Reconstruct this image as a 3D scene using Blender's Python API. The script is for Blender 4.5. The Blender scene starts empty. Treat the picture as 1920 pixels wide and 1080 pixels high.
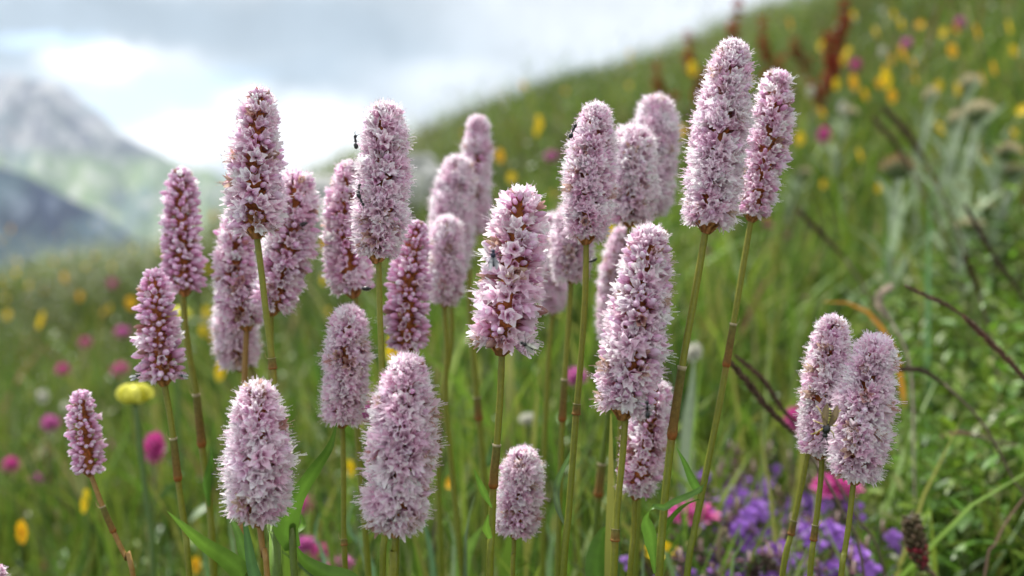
import bpy, math, random
import numpy as np
from mathutils import Vector
rng = np.random.default_rng(7)
random.seed(7)
R_ = math.radians
SC = bpy.context.scene
COL = SC.collection

# ------------------------------------------------------------------ camera
CAMZ = 0.32
PITCH = R_(4.0)
FPX = 1867.0
cd = bpy.data.cameras.new('camera')
cd.lens = 35.0; cd.sensor_width = 36.0
cd.clip_start = 0.01; cd.clip_end = 60000
cd.dof.use_dof = True
cd.dof.focus_distance = 0.305
cd.dof.aperture_fstop = 6.8
cd.dof.aperture_blades = 7
cam = bpy.data.objects.new('camera', cd); COL.objects.link(cam)
cam.location = (0, 0, CAMZ); cam.rotation_euler = (R_(90) - PITCH, 0, 0)
SC.camera = cam
SC.render.resolution_x = 1024; SC.render.resolution_y = 576
SC.view_settings.view_transform = 'Standard'
SC.view_settings.look = 'None'
SC.view_settings.exposure = 1.1
SC.view_settings.gamma = 1.0

# ------------------------------------------------------------------ sun
SUN_EL, SUN_AZ = R_(56), R_(-38)      # azimuth from +y (view direction) towards +x
sd = bpy.data.lights.new('sun', 'SUN'); sd.energy = 3.4; sd.angle = R_(7); sd.color = (1, .965, .91)
sun = bpy.data.objects.new('sun', sd); COL.objects.link(sun)
sdir = Vector((math.sin(SUN_AZ)*math.cos(SUN_EL), math.cos(SUN_AZ)*math.cos(SUN_EL), math.sin(SUN_EL)))
sun.rotation_euler = sdir.to_track_quat('Z', 'Y').to_euler()
sun.location = (0, 0, 5)

# ------------------------------------------------------------------ pixel helpers (photo pixels, 1920 wide)
cP, sP = math.cos(PITCH), math.sin(PITCH)
def P(px, py, d):
    cx = (px-960)/FPX; cy = (540-py)/FPX
    return np.array([d*cx, d*(cP + cy*sP), CAMZ + d*(-sP + cy*cP)])
def proj(p):
    x, y, z = p[0], p[1], p[2]-CAMZ
    d = y*cP - z*sP; up = y*sP + z*cP
    return 960+FPX*x/d, 540-FPX*up/d, d

# ------------------------------------------------------------------ world: nishita sky with broken cloud
W = bpy.data.worlds.new('World'); SC.world = W; W.use_nodes = True
nt = W.node_tree; N = nt.nodes; L = nt.links
for n in list(N): N.remove(n)
def nd(tree, typ, **kw):
    n = tree.nodes.new(typ)
    for k, v in kw.items(): setattr(n, k, v)
    return n
out = nd(nt, 'ShaderNodeOutputWorld'); bg = nd(nt, 'ShaderNodeBackground'); L.new(bg.outputs[0], out.inputs[0])
bg.inputs[1].default_value = 0.10
sky = nd(nt, 'ShaderNodeTexSky', sky_type='NISHITA'); sky.sun_disc = False
sky.sun_elevation = SUN_EL; sky.sun_rotation = SUN_AZ; sky.altitude = 2000; sky.dust_density = 1.5
tc = nd(nt, 'ShaderNodeTexCoord')
def math_(op, a, b=None, c=None, tree=nt):
    n = nd(tree, 'ShaderNodeMath', operation=op)
    for i, v in enumerate((a, b, c)):
        if v is None: continue
        if isinstance(v, (int, float)): n.inputs[i].default_value = v
        else: tree.links.new(v, n.inputs[i])
    return n.outputs[0]
def vmath(op, a, b=None):
    n = nd(nt, 'ShaderNodeVectorMath', operation=op)
    for i, v in enumerate((a, b)):
        if v is None: continue
        if isinstance(v, (tuple, list)): n.inputs[i].default_value = v
        else: L.new(v, n.inputs[i])
    return n.outputs['Value'] if op in ('LENGTH', 'DISTANCE', 'DOT_PRODUCT') else n.outputs[0]
def noise_(tree, vec, scale, detail=4, rough=.55, w=None):
    n = nd(tree, 'ShaderNodeTexNoise'); n.inputs['Scale'].default_value = scale
    n.inputs['Detail'].default_value = detail; n.inputs['Roughness'].default_value = rough
    if vec is not None: tree.links.new(vec, n.inputs['Vector'])
    return n
def mapr(tree, v, a, b, c=0., d=1., smooth=True):
    n = nd(tree, 'ShaderNodeMapRange'); n.clamp = True
    if smooth: n.interpolation_type = 'SMOOTHSTEP'
    tree.links.new(v, n.inputs[0])
    for i, k in enumerate((a, b, c, d)): n.inputs[i+1].default_value = k
    return n.outputs[0]
def mixc(tree, f, a, b):
    n = nd(tree, 'ShaderNodeMix', data_type='RGBA')
    if isinstance(f, (int, float)): n.inputs[0].default_value = f
    else: tree.links.new(f, n.inputs[0])
    for i, v in ((6, a), (7, b)):
        if isinstance(v, tuple): n.inputs[i].default_value = (*v, 1) if len(v) == 3 else v
        else: tree.links.new(v, n.inputs[i])
    return n.outputs[2]
direc = tc.outputs['Generated']
n1 = noise_(nt, direc, 7.5, 6, .6)
warp = vmath('SUBTRACT', n1.outputs['Color'], (.5, .5, .5))
wsc = nd(nt, 'ShaderNodeVectorMath', operation='SCALE'); L.new(warp, wsc.inputs[0]); wsc.inputs['Scale'].default_value = .085
wd = vmath('ADD', direc, wsc.outputs[0])
def blob(px, py, rx, ry, tilt=0.):
    """soft mass of cloud centred on one sky direction, radii in picture pixels"""
    c = P(px, py, 1.0) - np.array([0, 0, CAMZ]); k = 1/np.linalg.norm(c); c = c*k
    dlt = vmath('SUBTRACT', wd, tuple(c))
    m = nd(nt, 'ShaderNodeMapping'); m.vector_type = 'POINT'
    m.inputs['Scale'].default_value = (FPX/rx/k, 1.5, FPX/ry/k)
    if tilt:
        m2 = nd(nt, 'ShaderNodeVectorRotate', rotation_type='Y_AXIS'); m2.inputs['Angle'].default_value = R_(tilt)
        L.new(dlt, m2.inputs[0]); dlt = m2.outputs[0]
    L.new(dlt, m.inputs[0])
    ln = vmath('LENGTH', m.outputs[0])
    return mapr(nt, ln, 1.35, 0.35)
def maxs(l):
    r = l[0]
    for b in l[1:]: r = math_('MAXIMUM', r, b)
    return r
n2 = noise_(nt, direc, 3.0, 5, .5); n3 = noise_(nt, direc, 11.0, 5, .6)
dark = maxs([blob(640, 150, 330, 75), blob(250, 35, 480, 70), blob(560, 60, 420, 90), blob(0, 60, 200, 80)])
white = maxs([blob(330, 265, 170, 62, 14), blob(600, 270, 190, 75), blob(185, 115, 95, 34), blob(450,185,70,30), blob(700, 300, 230, 60)])
soft = maxs([blob(1200, 60, 380, 150), blob(900, 170, 230, 80), blob(330, 120, 60, 40)])
blue = maxs([blob(310, 175, 170, 50, 8), blob(90, 75, 90, 22)])
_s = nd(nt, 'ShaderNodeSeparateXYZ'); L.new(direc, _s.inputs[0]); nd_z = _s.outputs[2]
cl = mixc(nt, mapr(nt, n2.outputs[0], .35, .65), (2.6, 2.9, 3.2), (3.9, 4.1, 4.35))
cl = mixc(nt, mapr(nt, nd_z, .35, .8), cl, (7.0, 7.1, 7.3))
cl = mixc(nt, math_('MULTIPLY', dark, .95), cl, (1.55, 1.93, 2.33))
cl = mixc(nt, math_('MULTIPLY', soft, .9), cl, (4.4, 4.55, 4.8))
cl = mixc(nt, white, cl, (7.2, 7.3, 7.4))
dn = mapr(nt, n3.outputs[0], .32, .68, .84, 1.12)
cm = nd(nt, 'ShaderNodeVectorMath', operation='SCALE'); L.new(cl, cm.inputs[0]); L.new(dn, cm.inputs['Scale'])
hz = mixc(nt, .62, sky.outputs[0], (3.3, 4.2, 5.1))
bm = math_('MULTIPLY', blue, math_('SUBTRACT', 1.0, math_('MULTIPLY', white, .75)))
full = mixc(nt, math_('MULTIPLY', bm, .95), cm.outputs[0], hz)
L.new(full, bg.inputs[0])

# ------------------------------------------------------------------ mesh helpers
class MB:
    def __init__(s): s.v = []; s.q = []; s.t = []; s.c = []; s.n = 0
    def add(s, v, q=None, c=(1, 1, 1), t=None):
        v = np.asarray(v, float).reshape(-1, 3)
        if q is not None and len(q): s.q.append(np.asarray(q, np.int64) + s.n)
        if t is not None and len(t): s.t.append(np.asarray(t, np.int64) + s.n)
        c = np.asarray(c, float)
        if c.ndim == 1: c = np.tile(c, (len(v), 1))
        s.v.append(v); s.c.append(c[:, :3]); s.n += len(v); return s
    def build(s, name, mat, parent=None, base=None, smooth=True):
        V = np.concatenate(s.v)
        if base is not None: V = V - np.asarray(base)
        C = np.concatenate(s.c)
        Q = np.concatenate(s.q) if s.q else np.zeros((0, 4), np.int64)
        T = np.concatenate(s.t) if s.t else np.zeros((0, 3), np.int64)
        me = bpy.data.meshes.new(name)
        me.vertices.add(len(V)); me.vertices.foreach_set('co', V.astype(np.float32).ravel())
        loops = np.concatenate([Q.ravel(), T.ravel()]).astype(np.int32)
        me.loops.add(len(loops)); me.loops.foreach_set('vertex_index', loops)
        nf = len(Q)+len(T); me.polygons.add(nf)
        st = np.concatenate([np.arange(len(Q))*4, len(Q)*4+np.arange(len(T))*3]).astype(np.int32)
        me.polygons.foreach_set('loop_start', st)
        try: me.polygons.foreach_set('loop_total', np.concatenate([np.full(len(Q), 4), np.full(len(T), 3)]).astype(np.int32))
        except Exception: pass
        me.polygons.foreach_set('use_smooth', np.full(nf, smooth))
        a = me.color_attributes.new('Col', 'FLOAT_COLOR', 'POINT')
        a.data.foreach_set('color', np.concatenate([C, np.ones((len(C), 1))], 1).astype(np.float32).ravel())
        me.update(); me.validate()
        me.materials.append(mat)
        o = bpy.data.objects.new(name, me); COL.objects.link(o)
        if parent is not None: o.parent = parent
        return o
def tag(o, label=None, cat=None, group=None, kind=None):
    if label: o['label'] = label
    if cat: o['category'] = cat
    if group: o['group'] = group
    if kind: o['kind'] = kind
    return o
def empty(name, loc):
    e = bpy.data.objects.new(name, None); COL.objects.link(e); e.location = tuple(float(a) for a in loc)
    e.empty_display_size = .01; return e
def copy_tree(o, parent=None):
    c = o.copy(); COL.objects.link(c)
    if parent is not None: c.parent = parent
    for ch in list(o.children): copy_tree(ch, c)
    return c
def nrm(v):
    v = np.asarray(v, float); return v/(np.linalg.norm(v, axis=-1, keepdims=True)+1e-12)
def frames(pts):
    pts = np.asarray(pts, float); t = nrm(np.gradient(pts, axis=0))
    ref = np.array([0, -1., 0.]); a = nrm(np.cross(t, ref)+1e-9); b = np.cross(t, a)
    return t, a, b
def spline(pts, n):
    pts = np.asarray(pts, float)
    if len(pts) == 2: pts = np.array([pts[0], (pts[0]+pts[1])/2, pts[1]])
    k = np.concatenate([[2*pts[0]-pts[1]], pts, [2*pts[-1]-pts[-2]]])
    d = np.concatenate([[0], np.cumsum(np.linalg.norm(np.diff(pts, axis=0), axis=1))]); d /= d[-1]
    T = np.linspace(0, 1, n); o = []
    for t in T:
        i = min(np.searchsorted(d, t, side='right')-1, len(pts)-2); f = (t-d[i])/(d[i+1]-d[i]+1e-12)
        p0, p1, p2, p3 = k[i], k[i+1], k[i+2], k[i+3]
        o.append(.5*((2*p1)+(-p0+p2)*f+(2*p0-5*p1+4*p2-p3)*f*f+(-p0+3*p1-3*p2+p3)*f**3))
    return np.array(o)
def tube(mb, pts, rad, col, seg=8, cap=True):
    pts = np.asarray(pts, float); n = len(pts); rad = np.broadcast_to(np.asarray(rad, float), (n,))
    t, a, b = frames(pts); th = np.arange(seg)/seg*2*np.pi
    V = pts[:, None]+rad[:, None, None]*(a[:, None]*np.cos(th)[None, :, None]+b[:, None]*np.sin(th)[None, :, None])
    i = np.arange(n-1)[:, None]*seg; j = np.arange(seg)[None]; k = (j+1) % seg
    q = np.stack([i+j, i+k, i+seg+k, i+seg+j], -1).reshape(-1, 4)
    c = np.asarray(col, float)
    if c.ndim == 2: c = np.repeat(c, seg, 0)
    V = V.reshape(-1, 3); tr = None
    if cap:
        V = np.concatenate([V, pts[:1], pts[-1:]]); m = n*seg
        tr = [[m, (x+1) % seg, x] for x in range(seg)]+[[m+1, (n-1)*seg+x, (n-1)*seg+(x+1) % seg] for x in range(seg)]
        if c.ndim == 2: c = np.concatenate([c, c[:1], c[-1:]])
    mb.add(V, q, c, tr)
def blade(mb, pts, wid, col, side=None, fold=.25, up=None):
    """leaf strip with a centre fold along a polyline"""
    pts = np.asarray(pts, float); n = len(pts); wid = np.broadcast_to(np.asarray(wid, float), (n,))
    t = nrm(np.gradient(pts, axis=0))
    if side is None: side = np.array([1., .3, 0])
    s = np.asarray(side, float); s = np.broadcast_to(s, (n, 3)); s = nrm(s - t*(s*t).sum(1, keepdims=True)); nn = np.cross(t, s)
    w = wid[:, None]/2
    V = np.stack([pts-s*w+nn*w*fold, pts-s*w*.5+nn*w*fold*.35, pts, pts+s*w*.5+nn*w*fold*.35, pts+s*w+nn*w*fold], 1).reshape(-1, 3)
    q = [[i*5+j, i*5+j+1, (i+1)*5+j+1, (i+1)*5+j] for i in range(n-1) for j in range(4)]
    c = np.asarray(col, float)
    if c.ndim == 1: c = np.tile(c, (n, 1))
    c = np.repeat(c, 5, 0).reshape(n, 5, 3).copy(); c[:, 2] *= 1.25; c[:, [0, 4]] *= .93
    mb.add(V, q, c.reshape(-1, 3))
def ellipsoid(mb, c, ax, r1, r2, col, seg=10, rings=7, noise=0.):
    c = np.asarray(c, float); ax = nrm(ax); a = nrm(np.cross(ax, [.31, .2, .93])); b = np.cross(ax, a)
    ph = np.linspace(.02, np.pi-.02, rings); pts = c+np.outer(-np.cos(ph)*r1, ax)
    th = np.arange(seg)/seg*2*np.pi; rr = np.sin(ph)*r2
    V = pts[:, None]+rr[:, None, None]*(a*np.cos(th)[:, None]+b*np.sin(th)[:, None])[None]
    if noise: V = V+rng.normal(0, noise, V.shape)
    i = np.arange(rings-1)[:, None]*seg; j = np.arange(seg)[None]; k = (j+1) % seg
    mb.add(V.reshape(-1, 3), np.stack([i+j, i+k, i+seg+k, i+seg+j], -1).reshape(-1, 4), col)

# ------------------------------------------------------------------ materials
def plant_mat(name, trans=.3, rough=.55, var=.25, scale=300., tint=(1, 1, 1), bump=0., spec=.3, bscale=None):
    m = bpy.data.materials.new(name); m.use_nodes = True; t = m.node_tree
    for n in list(t.nodes): t.nodes.remove(n)
    o = nd(t, 'ShaderNodeOutputMaterial'); p = nd(t, 'ShaderNodeBsdfPrincipled')
    at = nd(t, 'ShaderNodeAttribute', attribute_name='Col'); g = nd(t, 'ShaderNodeNewGeometry')
    nz = noise_(t, g.outputs['Position'], scale, 4, .6)
    f = mapr(t, nz.outputs[0], .25, .75, 1-var, 1+var, False)
    s = nd(t, 'ShaderNodeVectorMath', operation='SCALE'); t.links.new(at.outputs['Color'], s.inputs[0]); t.links.new(f, s.inputs['Scale'])
    s2 = nd(t, 'ShaderNodeVectorMath', operation='MULTIPLY'); t.links.new(s.outputs[0], s2.inputs[0]); s2.inputs[1].default_value = tint
    t.links.new(s2.outputs[0], p.inputs['Base Color']); p.inputs['Roughness'].default_value = rough
    p.inputs['Specular IOR Level'].default_value = spec
    if bump:
        bn = nd(t, 'ShaderNodeBump'); bn.inputs['Strength'].default_value = bump; bn.inputs['Distance'].default_value = .0005
        nz2 = noise_(t, g.outputs['Position'], bscale or scale*3, 3, .6); t.links.new(nz2.outputs[0], bn.inputs['Height']); t.links.new(bn.outputs[0], p.inputs['Normal'])
    if trans > 0:
        tr = nd(t, 'ShaderNodeBsdfTranslucent'); t.links.new(s2.outputs[0], tr.inputs[0])
        mx = nd(t, 'ShaderNodeMixShader'); mx.inputs[0].default_value = trans
        t.links.new(p.outputs[0], mx.inputs[1]); t.links.new(tr.outputs[0], mx.inputs[2]); t.links.new(mx.outputs[0], o.inputs[0])
    else: t.links.new(p.outputs[0], o.inputs[0])
    return m
M_petal = plant_mat('bistort_petal', .55, .5, .08, 500, spec=.3)
M_core = plant_mat('bistort_core', .15, .7, .35, 900, bump=.4)
M_stem = plant_mat('stem', .06, .42, .18, 700, bump=.25, spec=.45)
M_sheath = plant_mat('papery_sheath', .15, .6, .3, 900, bump=.5)
M_leaf = plant_mat('leaf', .38, .42, .15, 250, spec=.45)
M_grass = plant_mat('grass', .35, .5, .25, 9, spec=.35)
M_flower = plant_mat('petal', .3, .55, .12, 300)
M_wool = plant_mat('woolly', .25, .9, .12, 300, spec=.1)
M_insect = plant_mat('insect_shell', 0, .28, .2, 3000, spec=.6)
M_wing = plant_mat('insect_wing', .55, .3, .1, 3000, spec=.6)

# ------------------------------------------------------------------ terrain
def vnoise(x, y, s, seed=0):
    x = np.asarray(x, float)*s+seed*17.3; y = np.asarray(y, float)*s+seed*9.1
    xi = np.floor(x); yi = np.floor(y); fx = x-xi; fy = y-yi; fx = fx*fx*(3-2*fx); fy = fy*fy*(3-2*fy)
    def h(a, b): v = np.sin(a*127.1+b*311.7+seed*5.7)*43758.5453; return v-np.floor(v)
    return (h(xi, yi)*(1-fx)+h(xi+1, yi)*fx)*(1-fy)+(h(xi, yi+1)*(1-fx)+h(xi+1, yi+1)*fx)*fy-.5
def fbm(x, y, s, o=4, seed=0):
    r = 0; a = 1.
    for i in range(o): r = r+a*vnoise(x, y, s*2**i, seed+i); a *= .5
    return r
def terrain(x, y):
    x = np.asarray(x, float); y = np.asarray(y, float)
    xs = np.clip(x, -40, 40)
    z = .355*xs + .160*np.minimum(y, 6)
    u = x/np.maximum(y, .6)
    z = z - .026*np.clip(y, 0, 5)*np.exp(-((u+.33)/.11)**2)          # saddle on the left
    z = z + .020*np.clip(y, 0, 5)*np.exp(-((u-.02)/.09)**2)
    z = z + .15*fbm(x, y, .9, 3, 2)*np.clip((y-.6)/2, 0, 1)+.02*fbm(x, y, 5, 2, 5)*np.clip(np.abs(y)/1, 0, 1)
    z = z - .15*np.clip((u-.08)/.27, 0, 1)*np.exp(-((y-1.0)/.75)**2)
    Rr = 4.4+.5*np.clip(u, -1, 1)
    d = np.maximum(0, y-Rr); dc = 3.2
    drop = np.where(d < dc, .12*d*d, .12*dc*dc+.24*dc*(d-dc))
    z = z - drop
    return np.maximum(z, -620+40*fbm(x, y, .002, 3, 3))
def tz(x, y): return float(terrain(np.array([x]), np.array([y]))[0])
def hit(px, py, h):
    """where the sight line of a pixel comes down to height h above the meadow"""
    d = np.geomspace(.45, 7.0, 260); r = P(px, py, 1.0)-np.array([0, 0, CAMZ])
    x, y, z = r[0]*d, r[1]*d, CAMZ+r[2]*d; w = np.where(z-terrain(x, y) < h)[0]
    if not len(w): return None, None
    return P(px, py, d[w[0]]), d[w[0]]

def simple_mat(name, c1, c2, scale, c3=None, rough=.95, bump=.3, bd=.02):
    m = bpy.data.materials.new(name); m.use_nodes = True; t = m.node_tree; p = t.nodes['Principled BSDF']
    g = nd(t, 'ShaderNodeNewGeometry'); a = noise_(t, g.outputs['Position'], scale, 8, .6)
    col = mixc(t, mapr(t, a.outputs[0], .38, .62), c1, c2)
    if c3:
        b = noise_(t, g.outputs['Position'], scale*.37, 6, .6); col = mixc(t, mapr(t, b.outputs[0], .5, .62), col, c3)
    t.links.new(col, p.inputs['Base Color']); p.inputs['Roughness'].default_value = rough; p.inputs['Specular IOR Level'].default_value = .15
    bn = nd(t, 'ShaderNodeBump'); bn.inputs['Strength'].default_value = bump; bn.inputs['Distance'].default_value = bd
    t.links.new(a.outputs[0], bn.inputs['Height']); t.links.new(bn.outputs[0], p.inputs['Normal'])
    return m
M_ground = simple_mat('meadow_soil', (.035, .045, .015), (.07, .085, .025), 14, (.06, .045, .025))
def grid_mesh(X, Y, Z, name, mat, smooth=True, col=None):
    ny, nx = X.shape; mb = MB()
    i = np.arange(ny-1)[:, None]*nx; j = np.arange(nx-1)[None]
    q = np.stack([i+j, i+j+1, i+nx+j+1, i+nx+j], -1).reshape(-1, 4)
    mb.add(np.stack([X, Y, Z], -1).reshape(-1, 3), q, (1, 1, 1) if col is None else col)
    return mb.build(name, mat, smooth=smooth)
yy = np.concatenate([np.linspace(-4, .2, 22), np.geomspace(.25, 9, 150), np.geomspace(9.4, 7600, 60)])
uu = np.linspace(-1, 1, 181); uu = np.sign(uu)*(np.abs(uu)**1.6)
wx = 2.2+1.3*np.clip(yy, 0, None)
X = uu[None]*wx[:, None]; Y = np.repeat(yy[:, None], len(uu), 1); Z = terrain(X, Y)
tag(grid_mesh(X, Y, Z, 'ground', M_ground), kind='structure')

# ------------------------------------------------------------------ mountains
def ridge_fn(tbl, y0):
    px = np.array([a for a, b in tbl], float); h = np.array([P(a, b, y0)[2] for a, b in tbl]); xx = (px-960)/FPX*y0
    return lambda x: np.interp(x, xx, h)
def mountain(name, tbl, y0, xr, depth_f, depth_b, base, mat, seed, rough, ny=150, nx=320):
    f = ridge_fn(tbl, y0); xs = np.linspace(xr[0], xr[1], nx)
    s = np.concatenate([np.linspace(-1, 0, ny), np.linspace(0.02, 1, 40)])
    X = np.repeat(xs[None], len(s), 0); S = np.repeat(s[:, None], nx, 1)
    Y = y0+np.where(S < 0, S*depth_f, S*depth_b)+120*fbm(X, S*900, .0015, 3, seed+9)*(1-np.abs(S))
    H = f(X)
    prof = np.where(S < 0, (1+S)**1.12, (1-S)**1.2)
    Z = base+(H-base)*prof
    rid = np.abs(fbm(X+S*500, S*260, .0042, 4, seed)); gully = fbm(X+.35*S*depth_f, S*120, .006, 4, seed+3)
    Z = Z+rough*(-1.6*rid+.9*gully)*np.clip(1-np.abs(S)*.2, 0, 1)*np.clip(np.abs(S)*7+.12, 0, 1)
    return tag(grid_mesh(X, Y, Z, name, mat), kind='structure')
def mountain_mat(name, kind):
    m = bpy.data.materials.new(name); m.use_nodes = True; t = m.node_tree; p = t.nodes['Principled BSDF']
    g = nd(t, 'ShaderNodeNewGeometry'); pos = g.outputs['Position']
    mp = nd(t, 'ShaderNodeMapping'); t.links.new(pos, mp.inputs[0]); mp.inputs['Scale'].default_value = (1, .6, .8); mp.inputs['Rotation'].default_value = (0, .6, 0)
    a = noise_(t, mp.outputs[0], .0042, 7, .6); b = noise_(t, pos, .0017, 5, .5); c = noise_(t, mp.outputs[0], .011, 6, .65)
    sp = nd(t, 'ShaderNodeSeparateXYZ'); t.links.new(pos, sp.inputs[0])
    if kind == 'far':
        rock = mixc(t, mapr(t, a.outputs[0], .42, .6), (.09, .09, .12), (.42, .39, .42))
        grass = mixc(t, mapr(t, c.outputs[0], .4, .6), (.20, .28, .12), (.32, .38, .20))
        hz_ = math_('ADD', sp.outputs[2], math_('MULTIPLY', math_('SUBTRACT', b.outputs[0], .5), 500., tree=t), tree=t)
        col = mixc(t, mapr(t, hz_, 620, 480), rock, grass)
        col = mixc(t, mapr(t, c.outputs[0], .50, .58, 0, .65), col, (.50, .49, .47))
        col = mixc(t, mapr(t, a.outputs[0], .53, .60, 0, .75), col, (.09, .14, .16))
    else:
        col = mixc(t, mapr(t, a.outputs[0], .45, .58), (.012, .02, .06), (.06, .10, .12))  # blue of the distant haze painted into the spur's rock colour
        col = mixc(t, mapr(t, c.outputs[0], .53, .62, 0, .6), col, (.26, .31, .38))
    t.links.new(col, p.inputs['Base Color']); p.inputs['Roughness'].default_value = 1; p.inputs['Specular IOR Level'].default_value = 0
    bn = nd(t, 'ShaderNodeBump'); bn.inputs['Strength'].default_value = .8; bn.inputs['Distance'].default_value = 30
    t.links.new(c.outputs[0], bn.inputs['Height']); t.links.new(bn.outputs[0], p.inputs['Normal'])
    return m
mountain('mountain', [(-2600, 420), (-1500, 320), (-700, 220), (-250, 170), (-60, 146), (40, 140), (95, 150), (140, 172), (200, 214), (235, 250), (290, 280), (340, 300), (420, 322), (520, 360), (640, 400), (900, 470), (1300, 520)],
         5200, (-9500, 900), 2300, 2000, -620, mountain_mat('alpine_slope', 'far'), 1, 230)
mountain('mountain_spur', [(-2600, 500), (-1200, 300), (-400, 250), (-100, 282), (0, 312), (60, 328), (120, 362), (200, 398), (250, 438), (310, 470), (420, 520), (600, 590)],
         2500, (-5200, -300), 1000, 700, -620, mountain_mat('haze_blue_spur', 'near'), 4, 110)

# ------------------------------------------------------------------ haze
hb = MB()
x0, x1, y0, y1, z0, z1 = -10500, 10500, -60, 7700, -720, 1150
vv = [(x, y, z) for z in (z0, z1) for y in (y0, y1) for x in (x0, x1)]
hb.add(vv, [(0, 2, 3, 1), (4, 5, 7, 6), (0, 1, 5, 4), (2, 6, 7, 3), (0, 4, 6, 2), (1, 3, 7, 5)])
mh = bpy.data.materials.new('haze'); mh.use_nodes = True; t = mh.node_tree
for n in list(t.nodes): t.nodes.remove(n)
o = nd(t, 'ShaderNodeOutputMaterial'); pv = nd(t, 'ShaderNodeVolumePrincipled')
pv.inputs['Color'].default_value = (.72, .86, 1, 1); pv.inputs['Density'].default_value = 6.5e-05; pv.inputs['Anisotropy'].default_value = .3
t.links.new(pv.outputs[0], o.inputs['Volume'])
tag(hb.build('haze', mh, smooth=False), kind='stuff')

# ------------------------------------------------------------------ bistort florets (local: +z outward, unit length)
def floret(open_, seed, stam=True):
    r = np.random.default_rng(seed); V = []; Q = []; C = []; n = 0
    pk = np.array([.95, .67, .81]); tip = np.array([.98, .92, .94]); dk = np.array([.76, .36, .56])
    def put(v, q, c):
        nonlocal n
        V.append(v); Q.append(np.array(q)+n); C.append(c); n += len(v)
    # pedicel
    th = np.arange(4)/4*2*np.pi
    v = np.concatenate([np.c_[rr*np.cos(th), rr*np.sin(th), np.full(4, zz)] for rr, zz in ((.04, 0), (.05, .22), (.085, .38))])
    put(v, [[i*4+j, i*4+(j+1) % 4, i*4+4+(j+1) % 4, i*4+4+j] for i in range(2) for j in range(4)], np.repeat([[.55, .28, .22], [.6, .33, .35], pk], 4, 0))
    off = r.uniform(0, 6.28)
    for k in range(5):
        a = off+k*2*np.pi/5+r.normal(0, .12); e = open_*r.uniform(.75, 1.25)
        rad = np.array([.05, .105+.03*e, .12+.13*e, .10+.31*e])
        zz = np.array([.30, .50, .76+.03*r.normal(), 1.02-.10*e+.06*r.normal()])
        wd_ = np.array([.045, .115, .135, .03])*r.uniform(.9, 1.15)
        ca, sa = np.cos(a), np.sin(a); rows = []
        for i in range(4):
            ctr = np.array([rad[i]*ca, rad[i]*sa, zz[i]]); sd_ = np.array([-sa, ca, 0])
            inn = -np.array([ca, sa, 0])*wd_[i]*.45
            rows += [ctr-sd_*wd_[i]+inn, ctr, ctr+sd_*wd_[i]+inn]
        cc = [pk*.85+dk*.15, pk*.75+tip*.25, pk*.50+tip*.50, pk*.12+tip*.88]
        sh = r.uniform(.93, 1.06)
        put(np.array(rows), [[i*3+j, i*3+j+1, i*3+4+j, i*3+3+j] for i in range(3) for j in range(2)], np.clip(np.repeat(np.array(cc)*sh, 3, 0), 0, .96))
    if stam:
        for k in range(5):
            a = r.uniform(0, 6.28); e = r.uniform(.05, .22); L1 = r.uniform(1.02, 1.30)
            b = np.array([.02*np.cos(a), .02*np.sin(a), .55]); tp = np.array([e*np.cos(a), e*np.sin(a), L1]); w = .010
            s_ = np.array([-np.sin(a), np.cos(a), 0])*w; s2 = np.array([np.cos(a), np.sin(a), 0])*w
            put(np.array([b-s_, b+s_, tp+s_, tp-s_]), [[0, 1, 2, 3]], np.tile([.88, .80, .86], (4, 1)))
            g = .024; up = np.array([0, 0, g])
            an = np.array([.78, .70, .72]) if r.random() < .7 else np.array([.22, .16, .26])
            put(np.array([tp-s_*2, tp+up, tp+s_*2, tp-up]), [[0, 1, 2, 3]], np.tile(an, (4, 1)))
            put(np.array([tp-s2*2, tp+up, tp+s2*2, tp-up]), [[0, 1, 2, 3]], np.tile(an, (4, 1)))
    return np.concatenate(V), np.concatenate(Q), np.concatenate(C)
def bud(seed):
    r = np.random.default_rng(seed); V = []; Q = []; C = []
    prof = [(.03, 0), (.035, .30), (.10, .44), (.15, .62), (.14, .80), (.07, .94), (.01, 1.0)]
    cs = [(.5, .25, .18), (.55, .30, .28), (.76, .46, .62), (.88, .62, .78), (.88, .65, .82), (.94, .78, .90), (.95, .84, .92)]
    seg = 6; th = np.arange(seg)/seg*2*np.pi
    flat = r.uniform(.8, 1)
    for (rr, z) in prof: V.append(np.c_[rr*np.cos(th), flat*rr*np.sin(th), np.full(seg, z)])
    V = np.concatenate(V); C = np.repeat(np.array(cs), seg, 0)*r.uniform(.92, 1.05)
    Q = [[i*seg+j, i*seg+(j+1) % seg, (i+1)*seg+(j+1) % seg, (i+1)*seg+j] for i in range(len(prof)-1) for j in range(seg)]
    return V, np.array(Q), np.clip(C, 0, .93)
FL_OPEN = [floret(o_, 10+i) for i, o_ in enumerate((.75, .9, 1.0, 1.15, .6, .85))]
FL_NOST = [floret(o_, 30+i, False) for i, o_ in enumerate((.5, .4, .65, .3))]
FL_BUD = [bud(50+i) for i in range(3)]

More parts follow.
